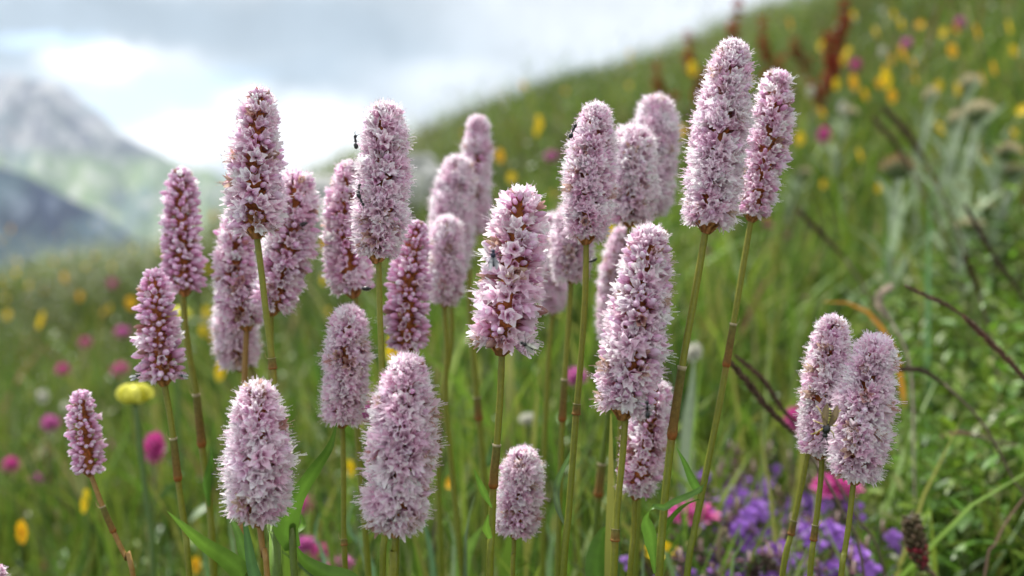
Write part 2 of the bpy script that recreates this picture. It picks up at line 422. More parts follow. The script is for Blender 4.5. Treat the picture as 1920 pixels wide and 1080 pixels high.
BI = {}
def bistort(key, label, pts, w, depth, stem, style='open', pitch=15.5, nodes=(), sr=6.3, seed=0, stemcol='mix', curl=None, dd=0., rag=False, dens=1.):
    """pts: photo pixels of the head axis from its tip to its foot; w: widths (top, middle, foot); stem: pixels on downwards"""
    r = np.random.default_rng(100+seed)
    px2m = depth/FPX
    A3 = [P(x, y, depth+dd*(i/(len(pts)-1)-.5)) for i, (x, y) in enumerate(pts)]
    ax = spline(A3[::-1], 60)                       # foot -> tip
    seg = np.linalg.norm(np.diff(ax, axis=0), axis=1); Ltot = seg.sum(); arc = np.concatenate([[0], np.cumsum(seg)])/Ltot
    Rm = np.array([w[2], w[1], w[0]])/2*px2m
    def Rt(t):
        base = np.interp(t, [0, .5, 1], Rm)
        lo = np.clip(t/.08, 0, 1); base = base*(.60+.40*np.sqrt(lo))
        base = base*(1-.30*np.clip((t-.72)/.28, 0, 1)**1.6)*(1-.16*np.clip(1-t/.22, 0, 1)**1.5)
        return base*.975*(1+.055*np.sin(t*17+seed*2.1)*np.sin(t*7+seed)+.03*np.sin(t*41+seed))
    T_, a_, b_ = frames(ax)
    def at(t):
        i = np.interp(t, arc, np.arange(60)); i0 = np.clip(i.astype(int), 0, 58); f = (i-i0)[:, None]
        g = lambda q: q[i0]*(1-f)+q[i0+1]*f
        return g(ax), nrm(g(T_)), nrm(g(a_)), nrm(g(b_))
    # stem
    s0 = ax[0]; sp = [s0+(ax[3]-ax[0])*.6]+[P(x, y, depth+dd*.5) for x, y in stem]
    lastp = sp[-1]; prevp = sp[-2]; dr = nrm(lastp-prevp)
    gx = lastp[0]+dr[0]*.05; gy = lastp[1]+.01; gz = tz(gx, gy)
    if lastp[2] > gz+.02:
        sp.append(np.array([(lastp[0]*.45+gx*.55), (lastp[1]+gy)/2, lastp[2]*.45+gz*.55])); sp.append(np.array([gx, gy, gz-.005]))
    base = np.array([sp[-1][0], sp[-1][1], gz])
    root = empty('bistort', base); tag(root, label, 'flower', 'bistort plants flowering in the meadow')
    SPn = spline(sp, 70); pyl = np.array([proj(p)[1] for p in SPn])
    grn = np.array([.13, .20, .014]); ylw = np.array([.22, .22, .02]); brn = np.array([.24, .10, .03]); dg = np.array([.10, .17, .03])
    tt = np.linspace(0, 1, 70)[:, None]
    col = ylw*(1-tt)+grn*tt if stemcol != 'brown' else np.tile([.33, .19, .05], (70, 1))
    if stemcol == 'green': col = np.tile(grn*.85, (70, 1))*(1-.2*tt)
    srr = np.interp(np.linspace(0, 1, 70), [0, 1], [sr*.85, sr*1.25])*px2m*(1+.03*np.sin(np.linspace(0, 40, 70)+seed)+r.normal(0, .012, 70))
    SPn[8:60] += np.c_[np.sin(np.linspace(0, 9, 52)+seed), np.zeros(52), np.zeros(52)]*1.6*px2m*np.sin(np.linspace(0, np.pi, 52))[:, None]
    nodey = []
    for (ya, yb) in nodes:
        wgt = np.clip((pyl-ya)/max(yb-ya, 1), 0, 1)*(pyl <= yb+2)
        col = col*(1-.4*wgt[:, None])+brn*.4*wgt[:, None]
    mb = MB(); tube(mb, SPn, srr, np.clip(col, 0, 1), 10); mb.build('stem', M_stem, root, base)
    for (ya, yb) in nodes:
        idx = np.where((pyl >= ya-2) & (pyl <= yb+2))[0]
        if len(idx) < 2:
            idx = np.arange(max(0, idx[0]-1) if len(idx) else 0, (idx[0]+2) if len(idx) else 3)
        i0, i1 = idx[0], idx[-1]; sub = spline(SPn[i0:i1+1] if i1-i0 > 1 else SPn[[i0, i1]], 16)
        k = np.linspace(0, 1, 16); rr_ = srr[i0]*(1.17+.13*k); rr_[0] *= 1.15; rr_[1] *= .98; rr_[-1] *= .8; rr_[-2] *= 1.1; rr_[-3] *= 1.12
        cc = np.outer(1-k, [.15, .15, .03])+np.outer(k, [.23, .11, .024]); cc[0] = [.5, .42, .27]; cc[-2:] = [.36, .13, .03]
        m2 = MB(); tube(m2, sub, rr_, cc, 10); 
        # torn papery lip on the upper end
        tA, aA, bA = frames(sub)
        p0 = sub[0]+aA[0]*rr_[0]*(1 if r.random() < .5 else -1)
        out_ = nrm(p0-sub[0]); blade(m2, [p0, p0-tA[0]*7*px2m+out_*3*px2m, p0-tA[0]*15*px2m+out_*2*px2m], [5*px2m, 3.5*px2m, .6*px2m], (.36, .28, .13), side=bA[0])
        m2.build('leaf_sheath', M_sheath, root, base)
    # core with papery bracts
    mb = MB(); k = np.linspace(0, .97, 50); p, Tn, An, Bn = at(k)
    cr = np.interp(k, [0, .03, .1, .9, .97], [.20, .42, .36, .30, .06])*Rm[0]*np.where(k<.1,1,Rt(k)/Rm[0])
    cc = np.tile([.46, .17, .045], (50, 1))*(1+.2*r.normal(size=(50, 1)))
    tube(mb, p, cr, np.clip(cc, .02, 1), 10)
    fz = spline([ax[0]-T_[0]*.13*Rm[0]*2*1.0, ax[0]+T_[0]*Rm[0]*.05, ax[0]+T_[0]*Rm[0]*.45], 10)
    tube(mb, fz, np.linspace(.13, .46, 10)*Rm[0], np.outer(np.linspace(.8, 1.1, 10), [.34, .15, .04]), 10)
    for i in range(26):
        an = i*2.4; h0 = i/26; rad = a_[0]*math.cos(an)+b_[0]*math.sin(an); st_ = fz[int(h0*8)]+rad*Rm[0]*(.13+.30*h0); d1 = nrm(rad*.75+T_[0]*.8)
        blade(mb, [st_, st_+d1*Rm[0]*.20, st_+d1*Rm[0]*.36], [Rm[0]*.12, Rm[0]*.17, Rm[0]*.02], np.array([.46, .22, .07])*r.uniform(.6, 1.3), side=np.cross(T_[0], rad), fold=.4)
    nb = int(150 if style == 'open' else 190)
    for i in range(nb):
        t0 = r.uniform(0, .96) if i > 22 else r.uniform(0, .045); pp, Tb, Ab, Bb = [q[0] for q in at(np.array([t0]))]
        an = r.uniform(0, 6.28); rad = Ab*math.cos(an)+Bb*math.sin(an); tang = np.cross(Tb, rad); Rl = Rt(t0)
        up_ = .35 if i > 22 else .05; ln = Rl*r.uniform(.28, .48); w_ = Rl*r.uniform(.10, .17)
        st_ = pp+rad*Rl*.27; d1 = nrm(rad+Tb*up_); d2 = nrm(rad*.6+Tb*(up_+.4))
        cb = np.array([.52, .20, .055])*r.uniform(.6, 1.35)
        blade(mb, [st_, st_+d1*ln*.5, st_+d1*ln*.55+d2*ln*.4], [w_*.8, w_*1.3, w_*.2], cb, side=tang, fold=.5)
    mb.build('spike_core', M_core, root, base)
    # florets
    pit = pitch*px2m*(0.305/depth)**-0.0
    pit = pitch*.305/FPX*(.9 if depth > .36 else 1.0)
    RmM = Rm.mean(); Nf = int(Ltot*2*np.pi*RmM/pit**2*1.38*dens*(.92 if style == 'open' else .84))
    g = np.arange(Nf)+.5
    tcap = 1-.55*RmM/Ltot                            # above this the florets fan over the tip
    ncap = int(Nf*.10)
    tl = np.concatenate([np.sort(r.uniform(0, 1, Nf))*tcap, np.full(ncap, tcap)])
    tl[:Nf] = (np.arange(Nf)+.5)/Nf*tcap+r.normal(0, .008, Nf); tl = np.clip(tl, .05, tcap)
    an = np.arange(Nf+ncap)*2.39996+r.normal(0, .22, Nf+ncap)
    phi = np.interp(tl, [0, .06, .2, .8, tcap], [-.42, -.22, .0, .26, .62])+r.normal(0, .13, Nf+ncap)
    phi[Nf:] = np.arcsin(np.clip(np.sqrt((np.arange(ncap)+.5)/ncap)*.55+.45, 0, 1))+r.normal(0, .07, ncap)
    if curl: phi[:Nf] += curl
    p, Tn, An, Bn = at(tl); Rl = Rt(tl)
    rad = An*np.cos(an)[:, None]+Bn*np.sin(an)[:, None]
    dirn = nrm(rad*np.cos(phi)[:, None]+Tn*np.sin(phi)[:, None]); 
    rc = (.27*Rl)[:, None]; p0 = p+rad*rc*np.cos(phi)[:, None]
    ln = (Rl-.27*Rl)*r.normal(1, .08, len(Rl)).clip(.76, 1.16)*(1+(.14 if style != 'open' else .05)*np.sin(tl*Ltot/.0052*2*np.pi*(.5 if rag else .8)+an*.5)*(1.6 if rag else 1)); ln[Nf:] *= .95
    rv = r.normal(size=dirn.shape); xa = nrm(np.cross(dirn, rv)); ya = np.cross(dirn, xa)
    # how far each floret is opened
    kind = r.random(len(ln))
    if style == 'open': lim = (.78, .93)
    elif style == 'half': lim = (.40, .66)
    else: lim = (.02, .12)
    mb = MB()
    for lst, lo, hi in ((FL_OPEN, 0, lim[0]), (FL_NOST, lim[0], lim[1]), (FL_BUD, lim[1], 1.01)):
        sel = np.where((kind >= lo) & (kind < hi))[0]
        if not len(sel): continue
        var = r.integers(0, len(lst), len(sel))
        for vi, (fv, fq, fc) in enumerate(lst):
            s = sel[var == vi]
            if not len(s): continue
            lateral = (8.2/45*1.0) and ((9.0e-3*.82)/1.0)
            lat = np.maximum(ln[s], .0051)[:, None, None]*1.0
            loc = xa[s][:, None]*fv[None, :, 0:1]*lat + ya[s][:, None]*fv[None, :, 1:2]*lat + dirn[s][:, None]*fv[None, :, 2:3]*ln[s][:, None, None]
            Vv = (p0[s][:, None]+loc).reshape(-1, 3)
            Qq = (fq[None]+(np.arange(len(s))*len(fv))[:, None, None]).reshape(-1, 4)
            br = r.normal(1, .05, len(s)).clip(.85, 1.1)[:, None, None]
            hue = r.normal(0, .09, (len(s), 1, 1))*np.array([.1, 1, .4])[None, None]
            Cc = np.clip(fc[None]*br+hue*fc[None], 0, .97).reshape(-1, 3)
            wi = r.random(len(s)) < .035; wm = np.repeat(wi, len(fv)); Cc[wm] = Cc[wm]*np.array([.62, .48, .36])
            mb.add(Vv, Qq, Cc)
    mb.build('flower_spike', M_petal, root, base)
    BI[key] = dict(root=root, base=base, pts=pts, depth=depth, w=w, stem=SPn)
    return root, base

G = 'open'; H = 'half'; B = 'bud'
bistort('A', 'tall narrow-topped bistort spike rising against the white cloud, left of centre', [(490, 160), (478, 300), (480, 432)], (72, 100, 128), .320, [(481, 440), (490, 510), (498, 580), (508, 660), (514, 740), (515, 900), (520, 1085)], H, 17, ((655, 700),), 7, 1)
bistort('B', 'bistort spike leaning right behind the tall one against white cloud, black beetle on its edge', [(560, 320), (545, 450), (508, 582)], (82, 96, 92), .352, [(508, 590), (508, 700), (505, 850), (510, 1085)], H, 16.5, (), 6, 2)
bistort('C', 'bistort spike half hidden on the left below the tall narrow-topped one', [(452, 392), (440, 500), (462, 612)], (70, 82, 84), .365, [(462, 620), (459, 690), (455, 850), (458, 1085)], H, 17, (), 6.5, 3, 'brown')
bistort('D', 'lowest pale bistort spike of the left cluster, directly above the fat front spike', [(452, 490), (440, 600), (452, 688)], (70, 84, 80), .40, [(472, 690), (483, 760), (488, 900), (490, 1085)], G, 17, (), 6, 4)
bistort('E', 'slim bistort spike with brown core standing against the blue mountain foot', [(341, 310), (340, 430), (345, 545)], (58, 76, 88), .372, [(343, 560), (352, 650), (368, 740), (380, 850), (392, 950), (400, 1085)], B, 15.5, ((725, 845),), 7, 5)
bistort('F', 'bistort spike of unopened buds with wide ragged foot beside the yellow globeflower', [(288, 500), (295, 610), (306, 712)], (56, 78, 98), .345, [(309, 725), (322, 800), (335, 910), (347, 1000), (354, 1085)], B, 15.5, ((820, 905),), 6.5, 6, rag=True)
bistort('G', 'small budding bistort spike on a leaning brown stem, leftmost in the meadow', [(150, 728), (158, 810), (168, 886)], (44, 66, 68), .34, [(172, 895), (192, 950), (214, 1000), (235, 1045), (250, 1085)], B, 14.5, ((940, 1003),), 5.2, 7, 'brown')
bistort('Hh', 'fat pale bistort spike in the front lower left, on an orange-brown stem', [(480, 712), (484, 850), (484, 972)], (86, 124, 124), .288, [(487, 985), (494, 1040), (502, 1090)], G, 17, (), 6.5, 8, 'brown')
bistort('I', 'upright bistort spike with two ants on its left edge, right of the white cloud', [(722, 192), (718, 340), (706, 482)], (86, 104, 100), .312, [(710, 495), (712, 580), (716, 690), (718, 850), (722, 1000), (718, 1085)], G, 15, (), 6.5, 9)
bistort('K', 'bistort spike tucked behind the left side of the spike with ants', [(656, 300), (645, 430), (662, 548)], (62, 84, 94), .36, [(666, 556), (667, 620), (670, 800), (690, 1085)], H, 16.5, (), 6, 10)
bistort('L', 'evenly rounded bistort spike standing left of the biggest front spike', [(655, 572), (650, 690), (641, 792)], (74, 92, 86), .338, [(642, 802), (644, 880), (645, 1000), (648, 1085)], G, 15, ((1000, 1035),), 5.6, 11)
bistort('J', 'biggest and fattest bistort spike, in the front at bottom centre left', [(768, 660), (752, 830), (740, 990)], (90, 134, 132), .285, [(742, 1002), (740, 1050), (737, 1090)], G, 16.5, (), 7.5, 12)
bistort('M', 'dark-cored budding bistort spike rising behind the tip of the biggest front spike', [(783, 408), (766, 540), (762, 655)], (58, 86, 92), .355, [(762, 665), (760, 800), (745, 950), (742, 1085)], B, 15.5, (), 6, 13)
bistort('N', 'short blurred bistort spike, lowest of three stacked in a rising row', [(839, 405), (838, 490), (834, 568)], (62, 72, 70), .40, [(833, 575), (838, 660), (835, 760), (850, 900), (868, 1085)], G, 15, (), 5.5, 14)
bistort('O', 'blurred bistort spike, middle one of three stacked in a rising row', [(862, 292), (848, 390), (842, 500)], (64, 84, 84), .42, [(843, 510), (846, 640), (826, 760), (822, 900), (826, 1085)], G, 15, ((800, 860),), 5.5, 15)
bistort('Q', 'slim blurred bistort spike, highest of three stacked in a rising row', [(897, 216), (893, 320), (886, 438)], (52, 62, 64), .44, [(880, 450), (880, 550), (886, 640), (896, 760), (905, 880), (915, 1085)], G, 15, ((740, 790),), 6.2, 16)
bistort('R', 'loose tiered bistort spike in sharp focus at the centre, carrying two flies', [(978, 345), (962, 500), (940, 650)], (94, 118, 136), .300, [(941, 662), (938, 740), (932, 830), (926, 900), (922, 1000), (918, 1085)], H, 20, ((816, 920),), 7.2, 17, rag=True, dens=1.)
bistort('S', 'tall pale bistort spike with one ant at its top left, right of centre', [(1120, 190), (1106, 320), (1098, 448)], (66, 100, 92), .325, [(1099, 460), (1097, 560), (1088, 690), (1078, 800), (1066, 950), (1056, 1085)], G, 14, ((745, 790),), 6.5, 18)
bistort('T', 'bistort spike half hidden below and behind the pale one with a single ant', [(1078, 380), (1072, 450), (1070, 522)], (70, 84, 78), .38, [(1070, 530), (1064, 640), (1055, 760), (1050, 900), (1048, 1085)], G, 14.5, ((700, 800),), 5.8, 19)
bistort('U', 'small faded bistort spike peeping out right of the loose central one', [(1036, 400), (1036, 500), (1036, 586)], (50, 58, 54), .45, [(1035, 596), (1028, 680), (1022, 800), (1020, 900), (1016, 1085)], G, 15, (), 5.5, 20)
bistort('V', 'rust-cored bistort spike, front one of the overlapping pair right of centre', [(1188, 236), (1184, 330), (1180, 414)], (78, 102, 94), .362, [(1180, 425), (1176, 560), (1165, 800), (1150, 1085)], G, 16.5, (), 5.5, 21)
bistort('Wb', 'taller rear bistort spike of the overlapping pair right of centre', [(1232, 180), (1228, 290), (1216, 400)], (76, 86, 84), .40, [(1214, 410), (1206, 600), (1200, 800), (1190, 1085)], G, 15, (), 5.5, 22)
bistort('X', 'tallest bistort spike in the meadow, sharp and pale, leaning right', [(1378, 70), (1350, 250), (1326, 425)], (78, 108, 108), .302, [(1322, 440), (1305, 540), (1284, 660), (1264, 790), (1250, 900), (1240, 1000), (1234, 1085)], G, 14.5, ((668, 828),), 7.6, 23)
bistort('Y', 'rust-cored bistort spike just right of the tallest one', [(1460, 132), (1440, 270), (1410, 408)], (76, 84, 76), .328, [(1407, 420), (1390, 520), (1375, 610), (1352, 740), (1330, 850), (1302, 990), (1288, 1085)], H, 15.5, ((596, 700),), 6.5, 24)
bistort('Zz', 'thick mauve bistort spike with an ant at its foot, sharp, right of centre', [(1222, 418), (1195, 600), (1168, 772)], (88, 116, 128), .295, [(1172, 788), (1166, 870), (1156, 970), (1150, 1085)], H, 15.5, ((985, 1030),), 7.2, 25)
bistort('AA', 'bistort spike half hidden at lower right behind the thick mauve one', [(1234, 712), (1212, 820), (1192, 928)], (72, 86, 80), .345, [(1190, 936), (1188, 1000), (1180, 1085)], H, 16, (), 5.8, 26)
bistort('AB', 'faint pale bistort spike behind the left edge of the thick mauve one', [(1172, 425), (1152, 520), (1148, 640)], (54, 62, 60), .41, [(1145, 650), (1140, 780), (1126, 900), (1112, 1085)], G, 15, ((860, 935),), 7, 27, 'green')
bistort('AC', 'short stubby bistort spike low at the centre bottom', [(981, 838), (976, 920), (966, 1000)], (70, 86, 84), .335, [(964, 1008), (963, 1040), (961, 1085)], G, 13.5, (), 5, 28)
bistort('AD', 'left one of two bistort spikes standing together at right, with a yellow sawfly', [(1565, 590), (1545, 730), (1536, 852)], (72, 88, 84), .318, [(1541, 868), (1535, 940), (1526, 1010), (1519, 1085)], G, 14.5, ((990, 1000),), 6, 29)
bistort('AE', 'bistort almost hidden behind the left spike of the right pair, stem showing below', [(1560, 640), (1538, 750), (1520, 845)], (58, 66, 64), .34, [(1514, 855), (1500, 925), (1484, 1000), (1466, 1085)], G, 16, ((985, 1000),), 6, 30)
bistort('AF', 'right one of two bistort spikes standing together at right, fluffy and pale', [(1648, 625), (1618, 770), (1603, 895)], (82, 110, 108), .303, [(1600, 908), (1592, 980), (1583, 1040), (1576, 1090)], G, 14.5, (), 6, 31)
bistort('AG', 'bistort whose tip just enters the bottom left corner', [(-12, 1056), (-20, 1150), (-25, 1250)], (50, 80, 80), .31, [(-24, 1265), (-25, 1330)], G, 16, (), 6, 32)

# ------------------------------------------------------------------ leaves that belong to the bistorts and other near leaves
def P3(l, d):
    return [P(q[0], q[1], q[2] if len(q) > 2 else d) for q in l]
def add_leaf(key, pts, widths, depth, col=(.10, .20, .025), side=(1, .3, 0), n=18, fold=.25, name='leaf', root=None, base=None):
    if root is None: root, base = BI[key]['root'], BI[key]['base']
    p = spline(P3(pts, depth), n); w = np.interp(np.linspace(0, 1, n), np.linspace(0, 1, len(widths)), widths)*depth/FPX
    mb = MB(); blade(mb, p, w, col, side=side, fold=fold); return mb.build(name, M_leaf, root, base)
add_leaf('R', [(922, 952, .297), (908, 925, .294), (896, 898, .29), (888, 878, .288)], [3, 14, 10, 1], .297, (.11, .22, .03))
add_leaf('R', [(919, 1010, .297), (912, 990, .293), (916, 965, .292)], [10, 16, 3], .297, (.13, .25, .03))
add_leaf('X', [(1228, 1075, .30), (1222, 1010, .296), (1212, 975, .293), (1226, 950, .292), (1245, 952, .292), (1262, 942, .292), (1300, 925, .291), (1318, 912, .291), (1332, 888, .29)],
         [6, 16, 30, 26, 8, 12, 12, 8, 1], .30, (.11, .23, .03), side=(.6, .2, .8), n=34)
add_leaf('Y', [(1312, 925, .326), (1298, 900, .322), (1284, 868, .32), (1268, 838, .318)], [16, 16, 10, 1], .326, (.09, .20, .03))
add_leaf('Y', [(1310, 935, .326), (1280, 948, .328), (1255, 975, .332), (1238, 1010, .336)], [6, 14, 14, 2], .326, (.12, .24, .03))
add_leaf('S', [(1062, 990, .324), (1046, 950, .33), (1046, 905, .335), (1070, 850, .33), (1076, 825, .326)], [4, 12, 14, 8, 1], .33, (.09, .16, .05))
add_leaf('Q', [(905, 880, .44), (925, 850, .445), (940, 800, .45)], [10, 22, 2], .44, (.08, .18, .03))
add_leaf('E', [(392, 950, .37), (388, 905, .368), (396, 860, .366), (393, 836, .366)], [5, 15, 12, 1], .37, (.10, .22, .03))
# stem leaves growing from low headless shoots
def shoot(label, stem, leaves, depth, srad=5, col=(.13, .19, .03)):
    sp = P3(stem, depth); l = sp[-1]; g = np.array([l[0], l[1]+.01, 0]); g[2] = tz(g[0], g[1])
    if l[2] > g[2]+.01: sp.append(g)
    base = np.array([sp[-1][0], sp[-1][1], g[2]]); root = empty('leafy_shoot', base)
    tag(root, label, 'shoot', 'leafy shoots among the bistorts')
    mb = MB(); tube(mb, spline(sp, 24), srad*depth/FPX, col, 8); mb.build('stem', M_stem, root, base)
    for (pts, w, c, sd_) in leaves: add_leaf(None, pts, w, depth, c, sd_, 24, root=root, base=base)
shoot('curved bright green leaf rising beside a short stem, right of the fat lower left spike', [(545, 975), (549, 1030), (552, 1085)],
      [([(549, 1030, .30), (536, 985, .298), (560, 930, .296), (592, 880, .294), (618, 840, .292), (632, 792, .29)], [30, 52, 30, 26, 16, 1], (.10, .21, .025), (.9, .2, .3)),
       ([(549, 1020, .305), (524, 995, .303), (522, 965, .303), (536, 945, .306)], [20, 30, 26, 4], (.15, .30, .03), (.8, -.4, .2)),
       ([(552, 1000, .31), (566, 985, .312), (564, 965, .313)], [12, 18, 4], (.15, .30, .03), (.8, -.4, .2))], .30, 7)
shoot('broad pointed green leaf leaning left at the bottom edge below the budding spikes', [(455, 1085), (470, 1110), (480, 1140)],
      [([(480, 1120, .31), (450, 1072, .308), (420, 1045, .306), (385, 1022, .303), (350, 992, .30), (313, 958, .298)], [36, 40, 32, 24, 14, 1], (.14, .27, .03), (.5, .3, .9))], .31, 5)
shoot('upright folded dark green leaf directly under the fat lower left spike', [(475, 1085), (478, 1110), (480, 1140)],
      [([(484, 1100, .30), (472, 1060, .30), (464, 1010, .30), (458, 972, .30)], [26, 20, 14, 6], (.07, .16, .045), (1, .3, 0)),
       ([(470, 1100, .31), (450, 1010, .312), (425, 960, .315)], [20, 22, 2], (.15, .3, .04), (1, .3, .3))], .30, 5)
shoot('thick bare green stem right beside the fat lower left spike', [(510, 960), (514, 1020), (518, 1085)], [([(514, 1000, .31), (508, 960, .312), (512, 925, .313)], [10, 12, 2], (.14, .26, .04), (1, 0, 0))], .31, 12, (.14, .24, .035))
shoot('green leaf lying low at the bottom edge under the left magenta flowers', [(690, 1110), (692, 1130), (694, 1150)],
      [([(694, 1140, .32), (655, 1092, .318), (610, 1075, .316), (570, 1050, .314), (552, 1018, .312)], [30, 40, 34, 22, 1], (.13, .26, .03), (.5, .3, .9))], .32, 4)
shoot('broad light green leaf at the bottom, left of the thick mauve spike', [(1125, 1090), (1127, 1120), (1130, 1140)],
      [([(1122, 1110, .36), (1118, 1060, .362), (1128, 1005, .365), (1140, 985, .366)], [30, 42, 34, 3], (.12, .26, .03), (1, .3, 0))], .36, 4)
shoot('pale folded leaf low between the central spike and the stubby one', [(868, 1090), (868, 1110), (868, 1130)],
      [([(866, 1100, .40), (872, 1050, .40), (888, 1015, .40), (906, 985, .40)], [24, 30, 24, 2], (.16, .28, .05), (.8, .3, .5))], .40, 4)

# ------------------------------------------------------------------ grass and low foliage (uncountable)
GREENS = np.array([(.075, .145, .016), (.11, .19, .022), (.16, .22, .03), (.05, .10, .022), (.14, .18, .06), (.22, .23, .05), (.30, .25, .12), (.20, .10, .06)])
def grass_field(n, seed, ylo, yhi, hmean, wmean, probs, power=1., umax=.78, extra=.25, lean=.35, hs=.35):
    r = np.random.default_rng(seed)
    y = ylo+(yhi-ylo)*r.random(n)**power; x = r.uniform(-umax, umax, n)*(y+extra)
    cl = fbm(x, y, 2.2, 3, 11); keep = r.random(n) < .62+.9*cl; x = x[keep]; y = y[keep]; n = len(x)
    z = terrain(x, y); h = hmean*np.exp(r.normal(0, hs, n)); w = wmean*np.exp(r.normal(0, .3, n))
    az = r.uniform(0, 2*np.pi, n); bend = np.abs(r.normal(lean, lean*.6, n)); fa = r.uniform(0, np.pi, n)
    d = np.stack([np.cos(az), np.sin(az), np.zeros(n)], 1); s = np.stack([np.cos(fa), np.sin(fa), np.zeros(n)], 1)
    rows = []
    for k, wk in ((0, .7), (.4, 1.), (.75, .7), (1., .08)):
        c = np.stack([x, y, z], 1)+d*(bend*h*k**1.8)[:, None]; c[:, 2] += h*(k-.25*bend*k**2.2)
        rows += [c-s*(w*wk/2)[:, None], c+s*(w*wk/2)[:, None]]
    V = np.stack(rows, 1).reshape(-1, 3)
    q = np.array([[0, 1, 3, 2], [2, 3, 5, 4], [4, 5, 7, 6]]); Q = (q[None]+(np.arange(n)*8)[:, None, None]).reshape(-1, 4)
    pi = r.choice(len(GREENS), n, p=np.array(probs)/sum(probs)); C = GREENS[pi]*r.uniform(.75, 1.25, (n, 1))
    pa = fbm(x, y, 1.5, 3, 31)[:, None]; pb = np.clip((fbm(x, y, 2.3, 3, 37)*3-.35)*np.clip(y-1.6, 0, 1), 0, .8)[:, None]; C = C*np.clip(.88+1.2*pa, .45, 1.35)*(1-pb)+np.array([.15, .125, .045])*pb
    C = np.repeat(C[:, None], 8, 1); return V, Q, C.reshape(-1, 3)
mb = MB()
for a in ((105000, 1, .8, 5.6, .11, .0044, [4, 5, 5, 2, 4, 4, .9, .6], 1., .78, .25, .4, .25), (5000, 2, 1.4, 3.4, .145, .0035, [3, 4, 4, 1, 3, 3, 1.6, 1.6], 1., .78, .25, .4, .2),
          (26000, 3, .45, 1.6, .085, .0034, [4, 6, 6, 2, 3, 3, 0, 0], 1., .78, .25, .3, .3), (5000, 4, -1.0, .5, .07, .004, [4, 5, 4, 2, 2, 1, 0, 0])):
    V, Q, C = grass_field(*a); mb.add(V, Q, C)
tag(mb.build('grass', M_grass), kind='stuff')
# leafy ground cover: short stalks with paired small leaves
def forbs(n, seed, region, hmean, lsize, cols, nl=9, hs=.3):
    r = np.random.default_rng(seed); x, y = region(r, n); n = len(x); z = terrain(x, y); h = hmean*np.exp(r.normal(0, hs, n))
    k = np.tile((np.arange(nl)+.6)/nl, n); I = np.repeat(np.arange(n), nl); az = r.uniform(0, 2*np.pi, n)[I]+np.tile(np.arange(nl)*2.4, n)
    lean = r.normal(0, .25, (n, 2))[I]; base = np.stack([x[I]+lean[:, 0]*h[I]*k, y[I]+lean[:, 1]*h[I]*k, z[I]+h[I]*k], 1)
    ln = lsize*r.uniform(.6, 1.3, n*nl)*(1.15-.5*k); up = r.uniform(.2, .9, n*nl)
    d = np.stack([np.cos(az), np.sin(az), up], 1); d /= np.linalg.norm(d, axis=1)[:, None]; s = np.stack([-np.sin(az), np.cos(az), r.normal(0, .3, n*nl)], 1)
    wd_ = ln*.28; L_ = ln[:, None]; Wd = wd_[:, None]; up3 = np.array([0, 0, 1.])
    V = np.stack([base, base+d*L_*.35-s*Wd*.5+up3*Wd*.15, base+d*L_*.4, base+d*L_*.35+s*Wd*.5+up3*Wd*.15,
                  base+d*L_*.72-s*Wd*.38-up3*L_*.02, base+d*L_*.75-up3*L_*.05, base+d*L_*.72+s*Wd*.38-up3*L_*.02, base+d*L_-up3*L_*.16], 1)
    q = np.array([[0, 2, 1, 0], [0, 3, 2, 0], [1, 2, 5, 4], [2, 3, 6, 5], [4, 5, 7, 4], [5, 6, 7, 5]])
    tri = np.array([[0, 2, 1], [0, 3, 2], [4, 5, 7], [5, 6, 7]]); qu = np.array([[1, 2, 5, 4], [2, 3, 6, 5]])
    m = n*nl; off = (np.arange(m)*8)[:, None, None]
    C = np.asarray(cols)[r.integers(0, len(cols), n)][I]*r.uniform(.75, 1.3, (m, 1)); C = np.repeat(C[:, None], 8, 1)
    return V.reshape(-1, 3), (qu[None]+off).reshape(-1, 4), C.reshape(-1, 3), (tri[None]+off).reshape(-1, 3)
def reg(ylo, yhi, ulo, uhi, pw=1.):
    def f(r, n):
        y = ylo+(yhi-ylo)*r.random(n)**pw; return r.uniform(ulo, uhi, n)*y, y
    return f
fc = [(.07, .16, .015), (.11, .22, .02), (.05, .11, .02), (.17, .27, .025), (.14, .17, .04)]
mb = MB()
for (n, sd_, rg, hm, ls, cs, nl) in ((3400, 1, reg(1.3, 5.6, -.8, .8), .11, .022, fc, 12), (1400, 2, reg(.50, 1.05, .37, .8), .10, .022, fc[:2]+fc[3:], 14),
                                     (260, 5, reg(.60, 1.2, -.7, .3), .07, .02, fc, 12), (1500, 6, reg(3.2, 5.2, -.6, .8), .16, .032, fc+[(.16, .16, .06)], 12)):
    V, Q, C, T = forbs(n, sd_, rg, hm, ls, cs, nl); mb.add(V, Q, C, T)
def clus(r, n):
    cy = r.uniform(3.3, 4.7, 34); cx = r.uniform(-.5, .7, 34)*cy; k = r.integers(0, 34, n); return cx[k]+r.normal(0, .13, n), cy[k]+r.normal(0, .13, n)
V, Q, C, T = forbs(6500, 9, clus, .125, .028, [(.10, .16, .03), (.14, .20, .04), (.16, .18, .08), (.20, .20, .05)], 14); mb.add(V, Q, C, T)
tag(mb.build('ground_cover', M_leaf), kind='stuff')

